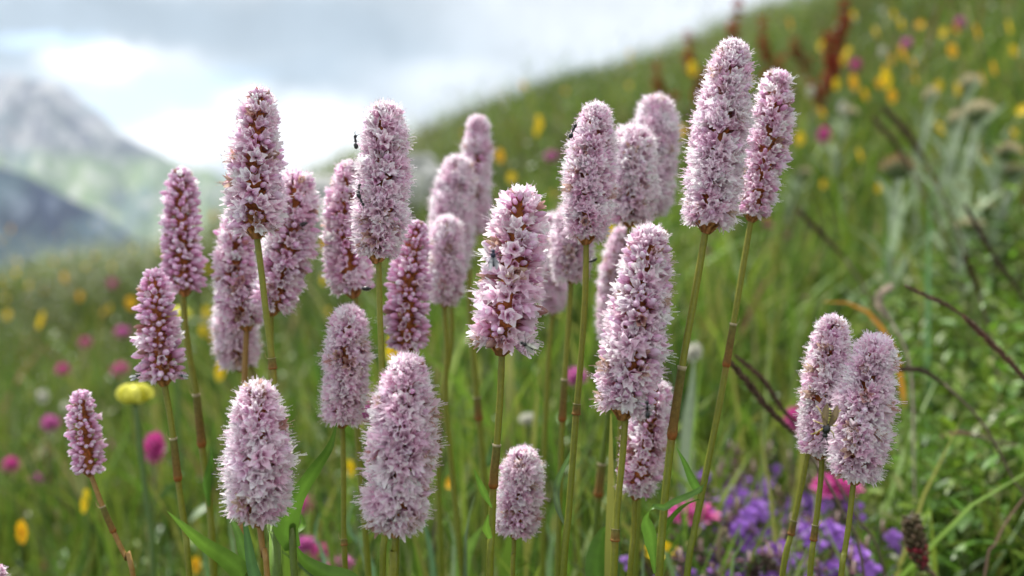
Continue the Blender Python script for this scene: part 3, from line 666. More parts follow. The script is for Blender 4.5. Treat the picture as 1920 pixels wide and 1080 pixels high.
# ------------------------------------------------------------------ boulder behind the spikes
def boulder():
    bp, d = hit(700, 520, .0); d = 2.6; c = P(700, 500, d); c[2] = tz(c[0], c[1])+.02
    root = None; mb = MB(); nu, nv = 56, 34
    u = np.linspace(0, 2*np.pi, nu, endpoint=False); v = np.linspace(-1.35, 1.5, nv); U, Vv = np.meshgrid(u, v)
    x = np.cos(U)*np.cos(Vv); y = np.sin(U)*np.cos(Vv); z = np.sin(Vv)
    nn = 1+.35*fbm(x*3+7, y*3+z*2.4, 1.1, 4, 21)+.1*fbm(x*9, z*9+y*4, 1.2, 3, 22)
    sh = np.clip(x*.8+.6, 0, 1.4)
    X = x*nn*.235; Y = y*nn*.20; Z = np.clip(z*nn, -1, .8)*.23*(1+.30*x)
    V = np.stack([X+c[0]+.0, Y+c[1], Z+c[2]], -1).reshape(-1, 3); i = np.arange(nv-1)[:, None]*nu; j = np.arange(nu)[None]; k = (j+1) % nu
    mb.add(V, np.stack([i+j, i+k, i+nu+k, i+nu+j], -1).reshape(-1, 4), (1, 1, 1))
    m = simple_mat('lichen_rock', (.30, .31, .30), (.46, .46, .44), 22, (.36, .38, .30), bump=.5, bd=.01)
    o = mb.build('boulder', m, None); tag(o, 'pale grey boulder out of focus on the slope behind the spike with ants', 'rock')
boulder()

# ------------------------------------------------------------------ small meadow flowers: one of each kind, then copies
def disc_flower(name, petal, centre, npet=7, rad=.010, h=.20, cup=.35, seed=1, stemc=(.09, .16, .03)):
    r = np.random.default_rng(seed); e = empty(name, (0, 0, 0))
    st = spline([(0, 0, 0), (r.normal(0, .01), r.normal(0, .01), h*.5), (0, 0, h)], 10)
    mb = MB(); tube(mb, st, .0011, stemc, 6)
    for k in range(3):
        a = r.uniform(0, 6.28); zz = h*r.uniform(.15, .7); d = np.array([math.cos(a), math.sin(a), .8])
        blade(mb, [(0, 0, zz), tuple(np.array([0, 0, zz])+d*.014), tuple(np.array([0, 0, zz])+d*.028-np.array([0, 0, .006]))], [.003, .006, .0005], (.10, .19, .03))
    mb.build('stem', M_stem, e)
    mp = MB(); TL = 1.0; ct, st_ = math.cos(TL), math.sin(TL)
    def tl(q): y, z = q[1], q[2]-h; return (q[0], y*ct-z*st_, h+y*st_+z*ct)
    for k in range(npet):
        a = k/npet*2*np.pi+r.normal(0, .1); c, s = math.cos(a), math.sin(a); pts = []
        for t_ in (0.08, .4, .8, 1.0): pts.append(tl((c*rad*t_, s*rad*t_, h+.001+cup*rad*t_**2+r.normal(0, .0003))))
        blade(mp, pts, np.array([.35, .8, .95, .5])*rad*2*np.pi/npet*.95, np.array(petal)*r.uniform(.85, 1.1), side=tuple(np.array(tl((-s, c, h)))-np.array([0, 0, h])), fold=.15)
    mp.build('petals', M_flower, e)
    mc = MB(); ellipsoid(mc, tl((0, 0, h+.0015)), (0, -st_, ct), .0018, rad*.3, centre, 8, 5); mc.build('flower_centre', M_flower, e)
    return e
def ball_flower(name, cols, rad=.011, rz=.013, h=.20, n=70, seed=1, stemc=(.10, .13, .04), pl=.006, part='flower_head', leaves=4, mat=None):
    r = np.random.default_rng(seed); e = empty(name, (0, 0, 0))
    st = spline([(0, 0, 0), (r.normal(0, .008), r.normal(0, .008), h*.5), (0, 0, h-rz)], 10)
    mb = MB(); tube(mb, st, .0013, stemc, 6)
    for k in range(leaves):
        a = r.uniform(0, 6.28); zz = h*r.uniform(.15, .8); d = np.array([math.cos(a), math.sin(a), .7]); p0 = np.array([0, 0, zz])
        blade(mb, [p0, p0+d*.012, p0+d*.026-np.array([0, 0, .004])], [.003, .007, .0005], (.09, .17, .04))
    mb.build('stem', M_stem, e)
    mp = MB(); ellipsoid(mp, (0, 0, h), (0, 0, 1), rz*.62, rad*.6, np.array(cols[0])*.6, 8, 6)
    for k in range(n):
        t_ = 1-2*(k+.5)/n; a = k*2.4; rr = math.sqrt(1-t_*t_); d = np.array([rr*math.cos(a), rr*math.sin(a), t_])
        p0 = np.array([d[0]*rad*.5, d[1]*rad*.5, h+d[2]*rz*.5]); dd = nrm(d+np.array([0, 0, .45]))
        c = np.array(cols[r.integers(0, len(cols))])*r.uniform(.85, 1.15)
        blade(mp, [p0, p0+dd*pl*.6, p0+dd*pl*r.uniform(.9, 1.2)], [.0012, .0030, .0012], c, side=np.cross(dd, r.normal(size=3)), fold=.5)
    mp.build(part, mat or M_flower, e)
    return e
def dock_plant(seed, h=.46):
    r = np.random.default_rng(seed); e = empty('dock_plant', (0, 0, 0)); st = spline([(0, 0, 0), (.01, 0, h*.5), (r.normal(0, .02), 0, h)], 26)
    mb = MB(); tube(mb, st, np.linspace(.003, .0015, 26), (.22, .09, .05), 6); 
    for k in range(5):
        a = r.uniform(0, 6.28); p0 = st[int(3+k*2)]; d = np.array([math.cos(a), math.sin(a), .9]); blade(mb, [p0, p0+d*.03, p0+d*.06-np.array([0, 0, .015])], [.003, .012, .001], (.09, .16, .04))
    mb.build('stem', M_stem, e)
    arms = [st[10:]]
    for k in range(4):
        p0 = st[8+3*k]; a = r.uniform(0, 6.28); d = np.array([math.cos(a)*.5, math.sin(a)*.5, 1.]); arms.append(spline([p0, p0+d*.03, p0+d*.03+np.array([d[0]*.015, d[1]*.015, .045])], 10))
    for ar in arms:
        ms = MB(); tube(ms, ar, .0007, (.2, .08, .04), 5)
        nn = int(14*len(ar)/10*1.6)
        for k in range(nn*4):
            p = ar[min(int(r.uniform(0, len(ar))), len(ar)-1)]+r.normal(0, .0012, 3); a = r.uniform(0, 6.28); d = nrm(np.array([math.cos(a), math.sin(a), r.uniform(-.2, .8)]))
            blade(ms, [p, p+d*.006, p+d*.011], [.002, .0085, .0015], np.array([.34, .06, .035])*r.uniform(.6, 1.4), side=np.cross(d, r.normal(size=3)), fold=.5)
        ms.build('seed_spike', M_wool, e)
    return e
def woolly_plant(seed, h=.22, headc=(.56, .48, .33), hr=.0115):
    r = np.random.default_rng(seed); e = empty('woolly_thistle', (0, 0, 0)); st = spline([(0, 0, 0), (r.normal(0, .012), 0, h*.5), (0, 0, h)], 16)
    mb = MB(); tube(mb, st, .0024, (.42, .48, .36), 8); mb.build('stem', M_wool, e)
    for k in range(11):
        i = int(1+k*1.25); a = k*2.4+r.normal(0, .3); p0 = st[min(i, 15)]; d = np.array([math.cos(a)*.5, math.sin(a)*.5, 1.]); ln = r.uniform(.05, .085)*(1.1-.4*k/11)
        ml = MB(); blade(ml, spline([p0, p0+d*ln*.5, p0+d*ln+np.array([math.cos(a), math.sin(a), -.5])*ln*.2], 8), [.005, .008, .0085, .008, .007, .005, .003, .0006], np.array([.34, .42, .28])*r.uniform(.85, 1.2), side=(-math.sin(a), math.cos(a), 0)); ml.build('leaf', M_wool, e)
    mc = MB(); ellipsoid(mc, (0, 0, h), (0, 0, 1), hr*.75, hr*.72, (.13, .17, .08), 10, 6)
    for k in range(26):
        a = k*2.4; z_ = -.6+1.2*k/26; d = np.array([math.cos(a), math.sin(a), z_+.5]); p0 = np.array([math.cos(a)*hr*.6, math.sin(a)*hr*.6, h+z_*hr*.5]); d = nrm(d); blade(mc, [p0, p0+d*hr*.35, p0+d*hr*.75], [.003, .002, .0003], (.28, .33, .2), side=(-math.sin(a), math.cos(a), 0))
    mc.build('bracts', M_wool, e)
    mh_ = MB()
    for k in range(110):
        a = k*2.4; t_ = k/110; d = nrm(np.array([math.cos(a)*t_*1.3, math.sin(a)*t_*1.3, 1.15-t_*1.15])); p0 = np.array([0, 0, h+hr*.1]); blade(mh_, [p0, p0+d*hr*.7, p0+d*hr*r.uniform(1.0, 1.2)], [.0008, .0016, .0009], np.array(headc)*r.uniform(.8, 1.2), side=np.cross(d, r.normal(size=3)))
    mh_.build('flower_head', M_wool, e)
    return e
def violet_plant(seed, h=.15):
    r = np.random.default_rng(seed); e = empty('violet_herb', (0, 0, 0)); tip = np.array([r.normal(0, .02), r.normal(0, .015), h]); st = spline([(0, 0, 0), tip*.5+[0, 0, .005], tip], 14)
    mb = MB(); tube(mb, st, .0010, (.16, .09, .08), 6); mb.build('stem', M_stem, e)
    ml = MB(); mc = MB()
    for k in range(16):
        i = int(2+k*.72); p0 = st[min(i, 13)]; a = k*1.57+r.normal(0, .2); d = np.array([math.cos(a), math.sin(a), .5]); blade(ml, [p0, p0+d*.005, p0+d*.010], [.001, .005, .0004], np.array([.07, .12, .04])*r.uniform(.8, 1.3), side=(-d[1], d[0], 0))
        if k > 5:
            ellipsoid(mc, p0+d*.004+[0, 0, .002], d+[0, 0, .4], .0028, .0012, (.15, .06, .09), 6, 5)
    ml.build('leaves', M_leaf, e); mc.build('calyces', M_sheath, e)
    for k in range(r.integers(3, 6)):
        p0 = st[int(r.uniform(6, 14))]; a = r.uniform(-2.8, -.3); d = nrm(np.array([math.cos(a), math.sin(a), .35])); mf = MB(); c0 = p0+d*.006
        tube(mf, [p0+d*.002, c0, c0+d*.003], [.0007, .0011, .0018], (.5, .26, .66), 6, False); c1 = c0+d*.003; sd_ = nrm(np.cross(d, [0, 0, 1]))
        for (lx, lz, sz) in ((0, 1, .9), (0, -1, 1.25), (-1, -.35, 1), (1, -.35, 1)):
            q = sd_*lx+np.array([0, 0, lz]); q = nrm(q+d*.4); blade(mf, [c1, c1+q*.0038*sz, c1+q*.0066*sz], [.002, .0062*sz, .0036], np.array([.38, .16, .66])*r.uniform(.85, 1.2), side=np.cross(q, d), fold=.2)
        mf.build('floret', M_flower, e)
    return e

KREF = dict(A='the tall spike before white cloud', B='the beetle spike', E='the slim spike before the mountain', F='the budding spike over the globeflower', G='the leftmost small spike',
            Hh='the fat front left spike', I='the spike with two ants', L='the spike left of the biggest', J='the biggest front spike', N='the lowest of three stacked spikes', Q='the highest of three stacked spikes',
            R='the central two-fly spike', S='the pale single-ant spike', Wb='the taller rear spike of the pair', X='the tallest spike', Y='the spike beside the tallest', Zz='the thick mauve spike', AC='the short stubby spike', AD='the sawfly spike', AF='the fluffy far right spike')
REFS = {k: BI[k]['pts'][1] for k in KREF}
ORD = ['nearest', 'second', 'third', 'fourth', 'fifth', 'sixth', 'seventh', 'eighth', 'ninth', 'tenth', 'eleventh', 'twelfth', 'thirteenth', 'fourteenth', 'fifteenth', 'sixteenth', 'seventeenth', 'eighteenth', 'nineteenth', 'twentieth']+['twenty-'+q for q in ('first', 'second', 'third', 'fourth', 'fifth', 'sixth', 'seventh', 'eighth', 'ninth')]
PEND = []
def place(src, first, px, py, h, kind, group, cat, size=1., h0=.2, depth=None, rot=None, label=None, tilt=0.):
    """stand a plant on the slope so that its head is seen at the given place of the photograph"""
    if depth:
        p = P(px, py, depth); d = depth; hh = h
        if p[2] < tz(p[0], p[1])+.06 or p[2] > tz(p[0], p[1])+max(.30, h0*1.3): depth = None
    if not depth:
        hh = h; dm = 1.25 if py < 650 else .6
        p, d = hit(px, py, hh)
        while (p is None or d < dm) and hh > .05:
            hh -= .01; p, d = hit(px, py, hh)
        if p is None: d = 4.6; p = P(px, py, d)
    gz = tz(p[0], p[1]); hh = max(p[2]-gz, .05)
    o = src if first else copy_tree(src)
    o.location = (float(p[0]), float(p[1]), gz-.002); s = size
    o.scale = (s, s, float(hh/h0)) if False else (float(s),)*3
    # keep real flower size: sink or lift by choosing the scale from the height when close to it
    sc = hh/h0; o.scale = (float(sc), float(sc), float(sc)) if size is None else (float(size), float(size), float(sc))
    o.rotation_euler = (0, tilt, float(rng.uniform(-.9, .9) if rot is None else rot))
    if 'label' in o: del o['label']
    tag(o, None, cat, group); PEND.append((o, kind, px, py, label)); return o
def label_all():
    groups = {}
    vi = [q for q in PEND if q[1].startswith('brown-stemmed')]; vi.sort(key=lambda q: q[3])
    for b, bn in enumerate(('highest', 'second', 'third', 'fourth', 'lowest')):
        row = sorted(vi[b*len(vi)//5:(b+1)*len(vi)//5], key=lambda q: q[2])
        for i, q in enumerate(row): q[0]['label'] = 'violet-flowered herb, %s from the left in the %s row of the violet patch' % (('first' if i == 0 else ORD[i]), bn)
    for o, kind, px, py, label in PEND:
        if 'label' in o and kind.startswith('brown-stemmed'): continue
        if label: o['label'] = label; continue
        k = min(REFS, key=lambda q: (REFS[q][0]-px)**2+(REFS[q][1]-py)**2); dx, dy = px-REFS[k][0], py-REFS[k][1]
        a = math.degrees(math.atan2(-dy, dx)) % 360
        dn = ['right of', 'upper right of', 'above', 'upper left of', 'left of', 'lower left of', 'below', 'lower right of'][int((a+22.5)//45) % 8]
        groups.setdefault((kind, k, dn), []).append((math.hypot(dx, dy), o))
    for (kind, k, dn), l in groups.items():
        l.sort(key=lambda q: q[0])
        for i, (_, o) in enumerate(l):
            o['label'] = '%s, %s%s %s' % (kind, '' if len(l) == 1 else ORD[i]+' ', dn, KREF[k])

YEL = [(30, 512), (100, 490), (160, 500), (178, 480), (250, 465), (245, 568), (55, 535), (195, 585), (12, 560), (400, 403), (175, 418), (400, 632), (415, 695), (40, 995), (162, 938), (367, 1056), (816, 628), (845, 900),
       (737, 655), (937, 292), (960, 332), (1035, 362), (1297, 130), (1275, 245), (1568, 158), (1725, 45), (1890, 52), (1862, 128), (1660, 150), (1715, 148), (1610, 290), (1672, 180), (1540, 85), (1600, 155), (1918, 205),
       (1740, 620), (1890, 622), (1555, 1000), (655, 875), (20, 430), (300, 470), (120, 520), (380, 620), (1430, 300), (1745, 345), (1180, 100), (1235, 95), (870, 250), (1850, 300), (1480, 45), (1640, 60), (1785, 95), (1400, 150),
       (1060, 170), (1010, 230), (700, 330), (1500, 260), (560, 430), (80, 600), (150, 555), (285, 540), (1345, 215), (1180, 160), (980, 160), (1760, 240), (1830, 60), (60, 470), (135, 470), (210, 500), (320, 440), (15, 590), (1450, 200), (1590, 95), (1690, 100), (1760, 160), (600, 380), (1900, 250), (1540, 210)]
ye = [disc_flower('yellow_flower', (.88, .62, .012), (.7, .42, .02), 6, .0125, .2, .35, 3), disc_flower('yellow_flower', (.86, .48, .012), (.7, .32, .02), 9, .0125, .2, .2, 4)]
used = [False, False]
for i, (x, y) in enumerate(YEL):
    k = i % 2
    near = y > 600
    place(ye[k], not used[k], x, y, rng.uniform(.14, .24), 'small yellow flower', 'yellow flowers scattered over the meadow', 'flower', float(rng.uniform(.34, .62)) if not near else (.36 if y < 800 else .26)); used[k] = True
rsp = np.random.default_rng(5)
for i in range(75):
    x = rsp.uniform(0, 1920); y = (rsp.uniform(20, 420) if x > 1000 else rsp.uniform(430, 620)) if x > 400 else rsp.uniform(440, 640)
    if x > 1000 and y < (1500-x)*.25+30: continue
    place(ye[i % 2], False, x, y, .17, 'small yellow flower', 'yellow flowers scattered over the meadow', 'flower', float(rsp.uniform(.25, .5)))
MAG = [(290, 835, .62), (95, 790, .9), (20, 868, .9), (68, 895, .9), (575, 940, .75), (640, 1050, .55), (600, 1030, .55), (572, 1015, .55), (625, 1062, .58), (685, 765, 1.), (225, 690, 1.2), (230, 620, 1.4), (118, 690, 1.3), (200, 830, 1.),
       (1690, 655, .9), (1915, 500, 1.), (1350, 490, 1.4), (1325, 545, 1.4), (1415, 540, 1.5), (1700, 80, 2.5), (1545, 250, 2.2), (1035, 290, 2.6), (1640, 430, 1.4), (1480, 440, 1.5), (1440, 420, 1.3), (1500, 560, 1.6), (1320, 470, 1.8), (1900, 545, 1.2), (1605, 120, 2.6), (1800, 40, 2.6), (160, 640, 1.6), (290, 600, 1.9), (210, 530, 2.3), (1080, 700, 1.0), (1490, 780, .95), (1640, 600, 1.0), (1850, 480, 1.2)]
mg = [ball_flower('magenta_flower', [(.62, .07, .32), (.70, .13, .42), (.48, .05, .26)], .011, .014, .2, 70, 5), ball_flower('magenta_flower', [(.55, .12, .36), (.66, .22, .48), (.50, .10, .38)], .012, .011, .2, 60, 6)]
used = [False, False]
for i, (x, y, d) in enumerate(MAG):
    k = i % 2; place(mg[k], not used[k], x, y, .18, 'magenta flower head', 'magenta flower heads in the meadow', 'flower', float(rng.uniform(.4, .75)) if d < 1.1 else float(rng.uniform(.7, 1.05)), depth=d*1.0); used[k] = True
for x, y, d, l in ((1300, 955, .52, 'big loose magenta flower head low behind the stems under the tallest spike'), (1568, 905, .55, 'big bright pink flower head just below the sawfly spike')):
    place(mg[0], False, x, y, .2, '', 'magenta flower heads in the meadow', 'flower', 1.25, depth=d, label=l)
WHT = [(80, 740, 1.0), (1655, 95, 2.4), (1690, 35, 2.2), (1570, 50, 2.4), (1655, 20, 2.2), (1605, 35, 2.6), (1335, 615, 1.3), (1300, 655, 1.2), (985, 620, 1.4), (990, 780, 1.2), (1860, 10, 2.), (700, 410, 2.6), (1480, 290, 1.5), (1720, 190, 1.7), (1520, 170, 2.2), (125, 760, 1.0), (350, 850, 1.0), (1580, 200, 2.), (890, 200, 3.), (930, 170, 3.2), (1160, 130, 3.1)]
wf = ball_flower('white_flower', [(.60, .60, .52), (.72, .70, .62), (.52, .50, .42)], .010, .008, .2, 60, 7, mat=M_wool)
for i, (x, y, d) in enumerate(WHT): place(wf, i == 0, x, y, .2, 'creamy white flower head', 'creamy white flower heads in the meadow', 'flower', .55, depth=d)
WOO = [(1820, 158, 1.15, 1.1), (1835, 212, 1.0, 1.45), (1745, 182, 1.15, .8), (1790, 228, 1.05, .7), (1595, 212, 1.4, 1.), (1890, 285, 1.0, 1.1), (1902, 322, 1.0, 1.2), (1850, 388, 1.0, .9), (1818, 422, .95, 1.2), (1875, 365, 1.1, .6), (1508, 322, 1.3, .9), (1635, 435, 1.25, .6), (1590, 370, 1.4, .5), (1700, 600, 1.0, .5), (1575, 470, 1.3, .5)]
wo = woolly_plant(8)
for i, (x, y, d, s) in enumerate(WOO): place(wo, i == 0, x, y, .3, 'cream-headed woolly thistle', 'woolly thistles on the right of the slope', 'thistle', s, .22, depth=d)
place(woolly_plant(9, .22, (.30, .19, .10), .014), True, 1683, 315, .3, '', 'woolly thistles on the right of the slope', 'thistle', 1.2, .22, depth=.98, label='woolly thistle with a withered brown head, right of the two tallest spikes')
DOC = [(1330, 5, 1.35), (1438, 35, 1.9), (1545, -25, 1.7), (1240, 118, 2.0), (1530, 110, 1.8), (1300, 60, 1.9), (1560, 60, 1.9), (1500, 70, 2.1)]
dk_ = [dock_plant(3), dock_plant(4)]
for i, (x, y, d) in enumerate(DOC): place(dk_[i % 2], i < 2, x, y, .4, 'reddish brown dock seed stalk', 'dock stalks on the ridge behind the tallest spike', 'dock', 1., .46, depth=d)
vp = [violet_plant(20+i) for i in range(4)]
k = 0
for i in range(70):
    px = 1310+300*((i*.618) % 1)+rng.normal(0, 12); py = 825+240*((i*.755+.1) % 1)+rng.normal(0, 8); 
    if px > 1600 and py < 860: continue
    place(vp[k % 4], k < 4, px, py, .15, 'brown-stemmed herb with violet florets', 'violet-flowered herbs low on the right', 'herb', .95, .15, depth=.44+.24*(1080-py)/290+rng.normal(0, .015)); k += 1

# globeflower
def globeflower(px, py, d, w, label, stem):
    c = P(px, py, d); sp = [c-np.array([0, 0, .3*w*d/FPX])]+[P(x, y, d) for x, y in stem]; g = sp[-1].copy(); g[2] = tz(g[0], g[1]); sp.append(g)
    root = empty('globeflower', g); tag(root, label, 'flower'); mb = MB(); tube(mb, spline(sp, 24), .0016, (.10, .17, .04), 8); mb.build('stem', M_stem, root, g)
    R0 = w/2*d/FPX; r = np.random.default_rng(4)
    for ring, (rr, tl_) in enumerate(((1., .0), (.82, .12), (.6, .2))):
        for k in range(5):
            a = k*2*np.pi/5+ring*.6+r.normal(0, .08); cs, sn = math.cos(a), math.sin(a); mp = MB(); rows = []
            for t_ in np.linspace(0, 1, 9):
                th = -1.35+2.55*t_; rad = R0*rr*math.cos(th)*(1+.06*math.sin(5*t_)); rows.append(c+np.array([cs*rad, sn*rad, math.sin(th)*R0*.72*rr+tl_*R0*.3]))
            blade(mp, rows, np.array([.25, .7, 1.0, 1.2, 1.25, 1.2, 1.0, .7, .2])*R0*rr*1.05, np.array([.74, .72, .12])*r.uniform(.9, 1.1), side=(-sn, cs, 0), fold=-.32); mp.build('petal', M_flower, root, g)
globeflower(252, 737, .50, 50, 'lemon yellow globeflower beneath the wide ragged foot of the budding spike', [(256, 765), (268, 880), (282, 980), (288, 1080)])
globeflower(333, 588, .72, 36, 'smaller lemon yellow globeflower half hidden behind the slim stem at left', [(333, 620), (335, 800), (340, 1000)])
# yellow flowers near the bottom and behind the pair
e = disc_flower('buttercup', (.84, .62, .02), (.6, .4, .03), 5, .010, .2, .9, 12)
place(e, True, 1222, 1022, .1, '', 'loose yellow buttercups', 'flower', 1.0, depth=.50, label='bright buttercup at the bottom behind the curled leaf of the tallest spike')
place(e, False, 1155, 435, .1, '', 'loose yellow buttercups', 'flower', 1.6, depth=.95, label='large orange-yellow flower peeping out between the pale ant spike and the pair')
# blue flower behind the sawfly spike
b = disc_flower('blue_flower', (.12, .28, .80), (.5, .5, .6), 5, .006, .2, .3, 14)
place(b, True, 1537, 603, .2, '', None, 'flower', 1., depth=.46, label='little blue flower peeping out at the tip of the sawfly spike', rot=.4, tilt=.9)

# ------------------------------------------------------------------ grass seed heads
def grass_head(label, pts, depth, wid, col, cat='grass', stem=None, stemc=(.16, .12, .08), hairs=3.2, name='grass_seed_head'):
    p3 = P3(pts, depth); st = P3(stem, depth) if stem else [p3[-1]]
    l = st[-1]; g = np.array([l[0]+.01, l[1], tz(l[0]+.01, l[1])]); root = empty(name, g); tag(root, label, cat, 'grass seed heads')
    full = spline([p3[-1]]+st[(0 if stem else 1):]+([g] if l[2] > g[2]+.005 else []), 24) if (stem or l[2] > g[2]+.005) else spline([p3[-2], p3[-1]], 6)
    mb = MB(); tube(mb, full, .0007*depth/.5, stemc, 6); mb.build('stem', M_stem, root, g)
    a = spline(p3, 40); mh_ = MB(); r = np.random.default_rng(int(pts[0][0])); tube(mh_, a, .0006, stemc, 5); w = 1.25*wid*depth/FPX; t_, s1, s2 = frames(a)
    n = int(90)
    for k in range(n):
        i = min(int(k/n*40), 39); an = k*2.4; o_ = s1[i]*math.cos(an)+s2[i]*math.sin(an); env = math.sin(math.pi*(.08+.86*k/n))**.5; d = nrm(-t_[i]*1.5+o_*.7)
        blade(mh_, [a[i], a[i]+d*w*.6*env, a[i]+d*w*1.2*env], [w*.12, w*.36, w*.06], np.array(col)*r.uniform(.6, 1.4), side=np.cross(d, o_), fold=.5)
    mh_.build('seed_head', M_wool, root, g)
grass_head('dark drooping sedge head left of the right-hand pair, pointing up and left', [(1368, 678), (1400, 715), (1440, 765), (1490, 815)], .40, 17, (.10, .065, .045), stem=[(1530, 870), (1580, 960), (1620, 1080)])
grass_head('second dark sedge head lying just above the drooping one', [(1385, 672), (1430, 712), (1470, 770), (1500, 800)], .44, 13, (.11, .06, .05), stem=[(1545, 860), (1600, 960), (1660, 1080)])
grass_head('long brown grass head entering from the right edge beside the purple grasses', [(1812, 598), (1850, 635), (1890, 675), (1935, 725)], .42, 15, (.17, .09, .07), stem=[(1990, 800), (2040, 900)])
grass_head('thin brown grass head pointing left above the long one at the right edge', [(1702, 538), (1740, 556), (1775, 572), (1812, 596)], .43, 10, (.15, .07, .07), stem=[(1860, 640), (1960, 760), (2060, 900)])
grass_head('dark thin grass head crossing the woolly thistles near the right edge', [(1812, 390), (1835, 430), (1870, 490), (1925, 565)], .62, 13, (.09, .06, .05), stem=[(1990, 680), (2040, 800)])
grass_head('dark upright grass head below the crossing one near the right edge', [(1810, 485), (1825, 520), (1838, 560)], .62, 12, (.10, .065, .04), stem=[(1860, 640), (1880, 800), (1890, 950)])
grass_head('blurred dark grass head slanting down between tallest spikes and thistles', [(1660, 205), (1700, 250), (1740, 310)], .85, 14, (.12, .07, .06), stem=[(1790, 420), (1850, 600), (1900, 800)])
grass_head('blurred dark grass head right below its twin near the thistles', [(1640, 225), (1675, 265), (1710, 320)], .9, 12, (.12, .07, .06), stem=[(1760, 420), (1820, 600), (1860, 800)])
grass_head('blurred dark grass head slanting right of the second tallest spike', [(1500, 398), (1540, 438), (1585, 485)], .75, 12, (.11, .06, .055), stem=[(1640, 580), (1690, 740), (1720, 900)])
grass_head('dark arching grass head right of the fluffy far right spike', [(1680, 692), (1730, 696), (1770, 720)], .46, 12, (.09, .06, .05), stem=[(1840, 790), (1900, 900), (1950, 1000)])
grass_head('reddish grass head lying flat above the lush leaves at right', [(1770, 818), (1800, 812), (1835, 818)], .55, 9, (.30, .15, .14), stem=[(1900, 835), (1980, 860), (2050, 950)])
grass_head('pale fluffy dried grass head bent over right of the right-hand pair', [(1665, 542), (1652, 560), (1655, 580), (1672, 605)], .55, 17, (.55, .46, .38), stem=[(1692, 640), (1705, 680), (1712, 760), (1715, 900)], stemc=(.45, .38, .30))
grass_head('brown weathered stalk standing behind the biggest front spike', [(828, 730), (824, 790), (820, 860)], .50, 13, (.16, .09, .05), stem=[(818, 960), (815, 1080)])
grass_head('pale dry spikelet hidden among the violet herbs', [(1365, 1010), (1352, 1000), (1348, 1040), (1352, 1060)], .47, 12, (.36, .30, .20), stem=[(1356, 1080), (1358, 1100)])
# single leaves and stalks that stand out
def strap(label, pts, widths, depth, col, name='withered_grass', cat='grass', side=(1, .3, 0), n=20, mat=None):
    p3 = P3(pts, depth); l = p3[-1]; g = np.array([l[0], l[1], tz(l[0], l[1])])
    if l[2] > g[2]: p3.append(g)
    p = spline(p3, n); w = np.interp(np.linspace(0, 1, n), np.linspace(0, 1, len(widths)), widths)*depth/FPX; mb = MB(); blade(mb, p-g, w, col, side=side)
    o = mb.build(name, mat or M_leaf); o.location = tuple(g); tag(o, label, cat, 'single blades and stalks'); return o
strap('orange withered blade arching behind the tips of the right-hand pair', [(1545, 566), (1590, 568), (1635, 592), (1668, 645), (1690, 720), (1700, 900)], [2, 13, 15, 5, 2, 2], .55, np.concatenate([np.tile([.50, .24, .03], (7, 1)), np.tile([.13, .2, .04], (13, 1))]), side=(.3, .2, 1))
strap('brown bare stalk curving up at the lower right edge', [(1935, 915), (1895, 965), (1865, 1020), (1845, 1085)], [5, 6, 6, 6], .45, (.24, .15, .12), name='dry_stalk', cat='stalk')
strap('broad grey-green woolly blade behind the stem of the tallest spike', [(1302, 670), (1296, 730), (1288, 800), (1285, 900), (1290, 1080)], [3, 26, 34, 32, 24], .55, (.24, .31, .20), name='woolly_leaf', cat='leaf', mat=M_wool)
rs = np.random.default_rng(77); cnt = 0
ST = [(1050, 640, 1080), (1110, 700, 1050), (1150, 560, 1110), (990, 700, 1010), (1205, 640, 1190), (1240, 600, 1230), (960, 740, 985), (1000, 820, 990), (1090, 770, 1100), (1330, 620, 1340), (1700, 470, 1730), (1745, 330, 1740), (1780, 420, 1775), (1860, 450, 1850), (1880, 520, 1900), (1725, 520, 1760), (1660, 380, 1690), (1905, 600, 1880), (1560, 520, 1570), (1400, 600, 1430), (900, 780, 930), (860, 800, 870), (1840, 560, 1800), (1130, 820, 1120), (1015, 760, 1040), (950, 660, 930)]
NL = [(668, 930, 700), (700, 985, 690), (800, 900, 812), (836, 960, 850), (890, 930, 872), (1010, 960, 1030), (1036, 900, 1022), (1080, 985, 1092), (1210, 1010, 1205), (1255, 960, 1262), (600, 960, 610), (1385, 990, 1370), (430, 940, 440), (372, 1000, 390)]
for i, (tx, ty, bx) in enumerate(ST+NL):
    d = rs.uniform(.7, 1.0) if i < len(ST) else rs.uniform(.38, .52); e_ = rs.normal(0, 18)
    o = strap('', [(tx, ty), (tx*.6+bx*.4+e_, ty*.6+1080*.4), (bx, 1080)], [1, 12, 15, 12], d, np.array([.14, .23, .10])*rs.uniform(.8, 1.3)*np.array([rs.uniform(.8, 1.2), 1, rs.uniform(.6, 1.3)]), name='strap_leaf', cat='leaf')
    PEND.append((o, 'pale green strap leaf', tx, ty, None)); o['group'] = 'pale strap leaves behind the stems'
